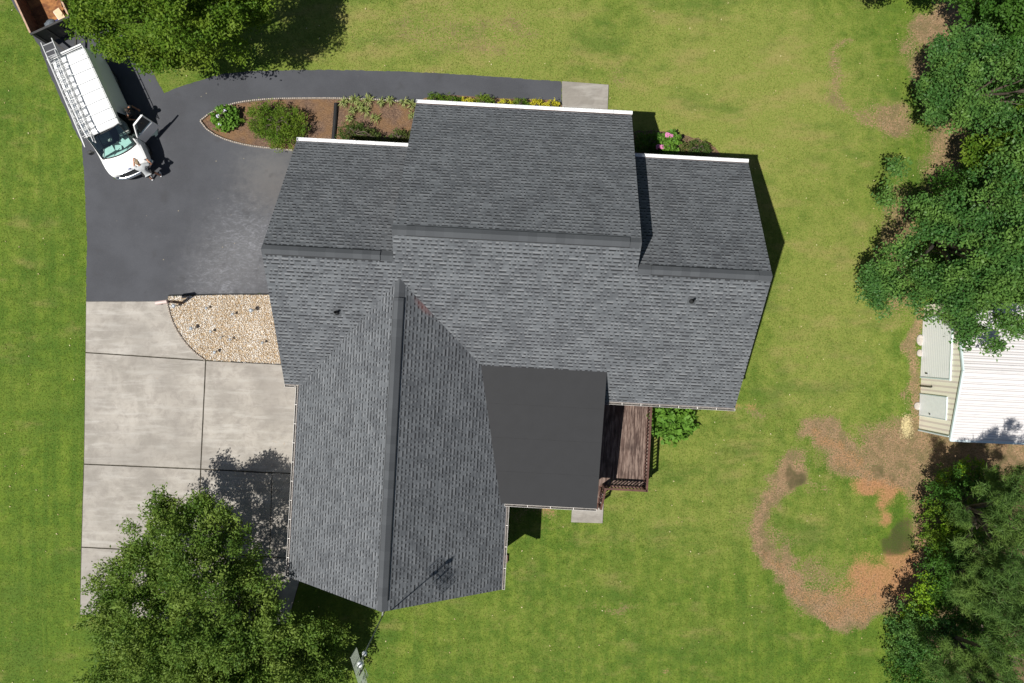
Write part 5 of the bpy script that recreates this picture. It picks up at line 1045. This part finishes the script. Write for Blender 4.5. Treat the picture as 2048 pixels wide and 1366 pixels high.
bush('understory_bush', (1890, 985), [(1900, 970, 1.6, 32), (1935, 955, 1.8, 30), (1880, 1000, 1.5, 30), (1925, 1005, 2.4, 40), (1970, 985, 2.2, 38)], LM['under'], 'deep green bush at the north tip of the thicket', 51, group=GB)
bush('understory_bush', (1905, 945), [(1915, 945, 1.5, 22), (1895, 965, 1.2, 16), (1945, 935, 1.5, 18)], LM['lime'], 'bright lime bush at the north tip of the thicket', 52, group=GB, dens=36)
bush('understory_bush', (1880, 1055), [(1875, 1040, 1.8, 32), (1900, 1075, 2.4, 38), (1870, 1085, 1.6, 26), (1930, 1050, 2.8, 36)], LM['oak'], 'mid green bush facing the dark puddle stain', 53, group=GB)
bush('understory_bush', (1885, 1062), [(1893, 1062, 2.7, 15), (1918, 1054, 3.0, 12), (1880, 1075, 2.2, 10)], LM['lime'], 'small lime sprays over the mid green bush', 54, group=GB, dens=30)
bush('understory_bush', (1870, 1150), [(1885, 1140, 2.4, 42), (1870, 1180, 2.2, 36), (1910, 1120, 2.8, 36), (1925, 1160, 3.0, 40), (1900, 1220, 2.6, 44)], LM['under'], 'deep green bush in the middle of the thicket edge', 55, group=GB)
bush('understory_bush', (1830, 1200), [(1838, 1195, 2.0, 26), (1855, 1175, 2.4, 24), (1828, 1225, 1.8, 22), (1862, 1215, 2.6, 22)], LM['lime'], 'lime green bush on the lower edge beside the orange clay', 56, group=GB, dens=34)
bush('understory_bush', (1815, 1265), [(1815, 1245, 2.2, 32), (1800, 1285, 2.0, 28), (1840, 1270, 2.6, 38), (1820, 1310, 2.2, 32), (1870, 1270, 3, 40)], LM['gum'], 'cool green bush on the lower edge of the thicket', 57, group=GB)
bush('understory_bush', (1800, 1330), [(1795, 1330, 1.8, 26), (1820, 1355, 2.2, 34), (1850, 1340, 2.4, 38), (1880, 1370, 2.6, 40), (1795, 1375, 1.6, 26)], LM['under'], 'dark bush at the bottom edge of the thicket', 58, group=GB)
bush('understory_bush', (1960, 1270), [(1950, 1260, 2.4, 50), (1975, 1285, 2.6, 45), (1935, 1225, 2.4, 40), (1925, 1300, 2.2, 40), (1960, 1050, 2.2, 40), (2010, 1130, 1.4, 50), (2040, 1270, 1.6, 50), (1990, 1060, 1.4, 50), (1980, 1340, 1.4, 50)], LM['under'], 'low dark bush added to darken the void deep inside the thicket', 59, group=GB, dens=30)  # dark foliage added to cover bright soil in the shaded void
# ---------------------------------------------------------------- shrubs round the house
GS = 'shrubs around the house'
bush('hydrangea', (450, 239), [(452, 236, .35, 22, .35), (444, 243, .25, 15, .25), (462, 232, .3, 15, .25)], LM['hydr'], 'round bright green hydrangea at the pointed tip of the mulch bed', 61, group=GS, dens=170, nper=14, ll=.13, lw=.10, spread=.06, sprig=.1, cat='shrub')
bush('azalea_bush', (556, 250), [(520, 235, .45, 26, .5), (550, 240, .6, 30, .5), (585, 240, .55, 26, .5), (570, 265, .55, 28, .5), (596, 258, .45, 18, .4), (560, 280, .4, 18, .35), (530, 255, .4, 22, .4)], LM['oak'], 'largest loose green shrub in the middle of the mulch bed', 62, group=GS, dens=70, nper=22, ll=.11, lw=.035, spread=.09, sprig=.22, cat='shrub')
bush('azalea_bush', (706, 270), [(696, 268, .4, 18, .4), (714, 266, .45, 18, .4), (728, 272, .4, 16, .4), (742, 276, .35, 14, .35), (760, 280, .3, 13, .3)], LM['azalea'], 'dark reddish green shrub against the roof edge in the mulch bed', 63, group=GS, dens=110, nper=18, ll=.08, lw=.04, cat='shrub', spread=.06, sprig=.12)
bush('azalea_bush', (802, 283), [(797, 277, .35, 15, .35), (812, 276, .35, 14, .3), (786, 280, .3, 10, .3)], LM['azalea'], 'small dark green shrub in the inner corner of the house', 64, group=GS, dens=120, nper=18, ll=.08, lw=.04, cat='shrub', spread=.06, sprig=.1)
for i, (xx, yy, r_, m_, l) in enumerate(((872, 203, 17, 'azalea', 'green mound at the west end of the shrub row under the front gutter'), (905, 205, 15, 'azalea', 'second green mound of the row under the front gutter'), (936, 209, 13, 'gold', 'golden shrub nearest the west end of the row'), (968, 207, 18, 'azalea', 'low green mound between the first and second golden shrubs'), (1010, 211, 12, 'gold', 'small golden shrub in the middle of the row'), (1040, 211, 15, 'azalea', 'dark green mound between the middle and eastern golden shrubs'), (1072, 213, 15, 'gold', 'golden shrub next to the last one of the row'), (1102, 216, 15, 'gold', 'last golden shrub beside the concrete patio slab'))):
    bush('dwarf_shrub', (xx, yy+6), [(xx-4, yy, .3, r_*.8, .3), (xx+5, yy+1, .32, r_*.8, .3), (xx, yy+8, .35, r_, .3)], LM['oak' if m_ == 'azalea' else 'gold'], l, 70+i, group='shrub row under the front gutter', dens=130, nper=16, ll=.08, lw=.035, spread=.05, sprig=.14, cat='shrub', trunk_r=.03)
bush('hydrangea', (1335, 296), [(1325, 290, .5, 15, .4), (1342, 285, .55, 17, .4), (1336, 302, .4, 14, .4)], LM['hydr'], 'bright green hydrangea with pink flowers beside the east roof', 81, group=GS, dens=170, nper=14, ll=.13, lw=.10, spread=.06, sprig=.1, cat='shrub')
bush('azalea_bush', (1300, 292), [(1290, 290, .4, 20, .4), (1308, 286, .4, 16, .4)], LM['under'], 'dark shrub in the shade of the middle gable', 82, group=GS, dens=110, nper=18, ll=.09, lw=.05, cat='shrub')
bush('azalea_bush', (1388, 302), [(1375, 303, .4, 15, .35), (1396, 298, .45, 18, .35), (1408, 304, .35, 13, .3)], LM['azalea'], 'low dark green shrub east of the pink hydrangea', 83, group=GS, dens=120, nper=18, ll=.07, lw=.04, cat='shrub', spread=.06, sprig=.1)
bush('fig_bush', (1338, 842), [(1325, 830, .8, 26, .7), (1355, 830, .7, 24, .6), (1340, 855, .6, 25, .5), (1362, 850, .4, 17, .4), (1315, 845, .5, 18, .5)], LM['hydr'], 'broad bright green leafy bush between the deck and the gutter', 84, group=GS, dens=60, nper=12, ll=.24, lw=.20, spread=.13, sprig=.2, cat='shrub')
# flowers
def flowers(px, py, z, rad, n, mat, label, parent=None):
    g = MB(); c = U(px, py, z)
    for i in range(n):
        d = Vector((random.gauss(0, 1), random.gauss(0, 1), abs(random.gauss(0, 1)))).normalized(); g.ico(d*rad*.85, rad*.28, 1, jit=.2)
    o = g.build('flower_head', mat, parent); o.location = c-(Vector(parent.location) if parent else Vector()); return o
hy = [o for o in COL.objects if o.name.startswith('hydrangea')]
for px, py in ((1316, 294), (1324, 294), (1334, 270), (1342, 273), (1337, 271)): flowers(px, py, .85, .11, 26, M['flower'], '', hy[1])
for px, py in ((450, 222), (440, 248), (436, 232)): flowers(px, py, .62, .08, 20, M['paleflower'], '', hy[0])
# daylily clumps (strap leaves)
def strap_clump(px, py, r_, n, label):
    c = U(px, py, 0); g = MB(); vs = []; fs = []
    for i in range(n):
        a = random.uniform(0, 6.28); L_ = r_*random.uniform(.6, 1.15); h_ = random.uniform(.15, .35); d = Vector((math.cos(a), math.sin(a), 0)); s = Vector((-d.y, d.x, 0)); b0_ = Vector((random.gauss(0, .03), random.gauss(0, .03), 0)); k = len(vs)
        for t, wdt in ((0, .010), (.35, .014), (.7, .011), (1, .001)):
            p = b0_+d*L_*t+Vector((0, 0, h_*4*t*(1-t)*.9+.02)); vs += [p+s*wdt, p-s*wdt]
        for j in range(3): fs.append((k+2*j, k+2*j+1, k+2*j+3, k+2*j+2))
    o = mesh_obj('daylily', vs, fs, LM['strap']); o.location = (c.x, c.y, .03); a = o.data.attributes.new('tone', 'FLOAT', 'FACE'); a.data.foreach_set('value', np.repeat(rng.random(n), 3)); tag(o, label, 'plant', 'daylily clumps in the mulch bed')
LL = [((690, 207), .32, 'clump beside the black drain pipe'), ((712, 202), .34, 'clump on the asphalt border, second from the drain pipe'), ((738, 203), .38, 'biggest clump on the asphalt border'), ((764, 207), .25, 'small clump past the biggest one'), ((782, 203), .30, 'clump on the asphalt border toward the house'), ((808, 207), .30, 'clump on the border near the house corner'), ((826, 212), .32, 'clump touching the house corner'),
      ((707, 222), .26, 'inner clump behind the drain pipe'), ((733, 224), .34, 'inner clump below the biggest one'), ((752, 238), .28, 'lowest inner clump'), ((702, 240), .24, 'inner clump above the dark shrub'), ((826, 232), .26, 'thin clump beside the roof edge'), ((722, 214), .24, 'inner clump between two border clumps')]
for (px, py), r_, l in LL: strap_clump(px, py, r_, 34, 'strap leaved daylily, '+l)
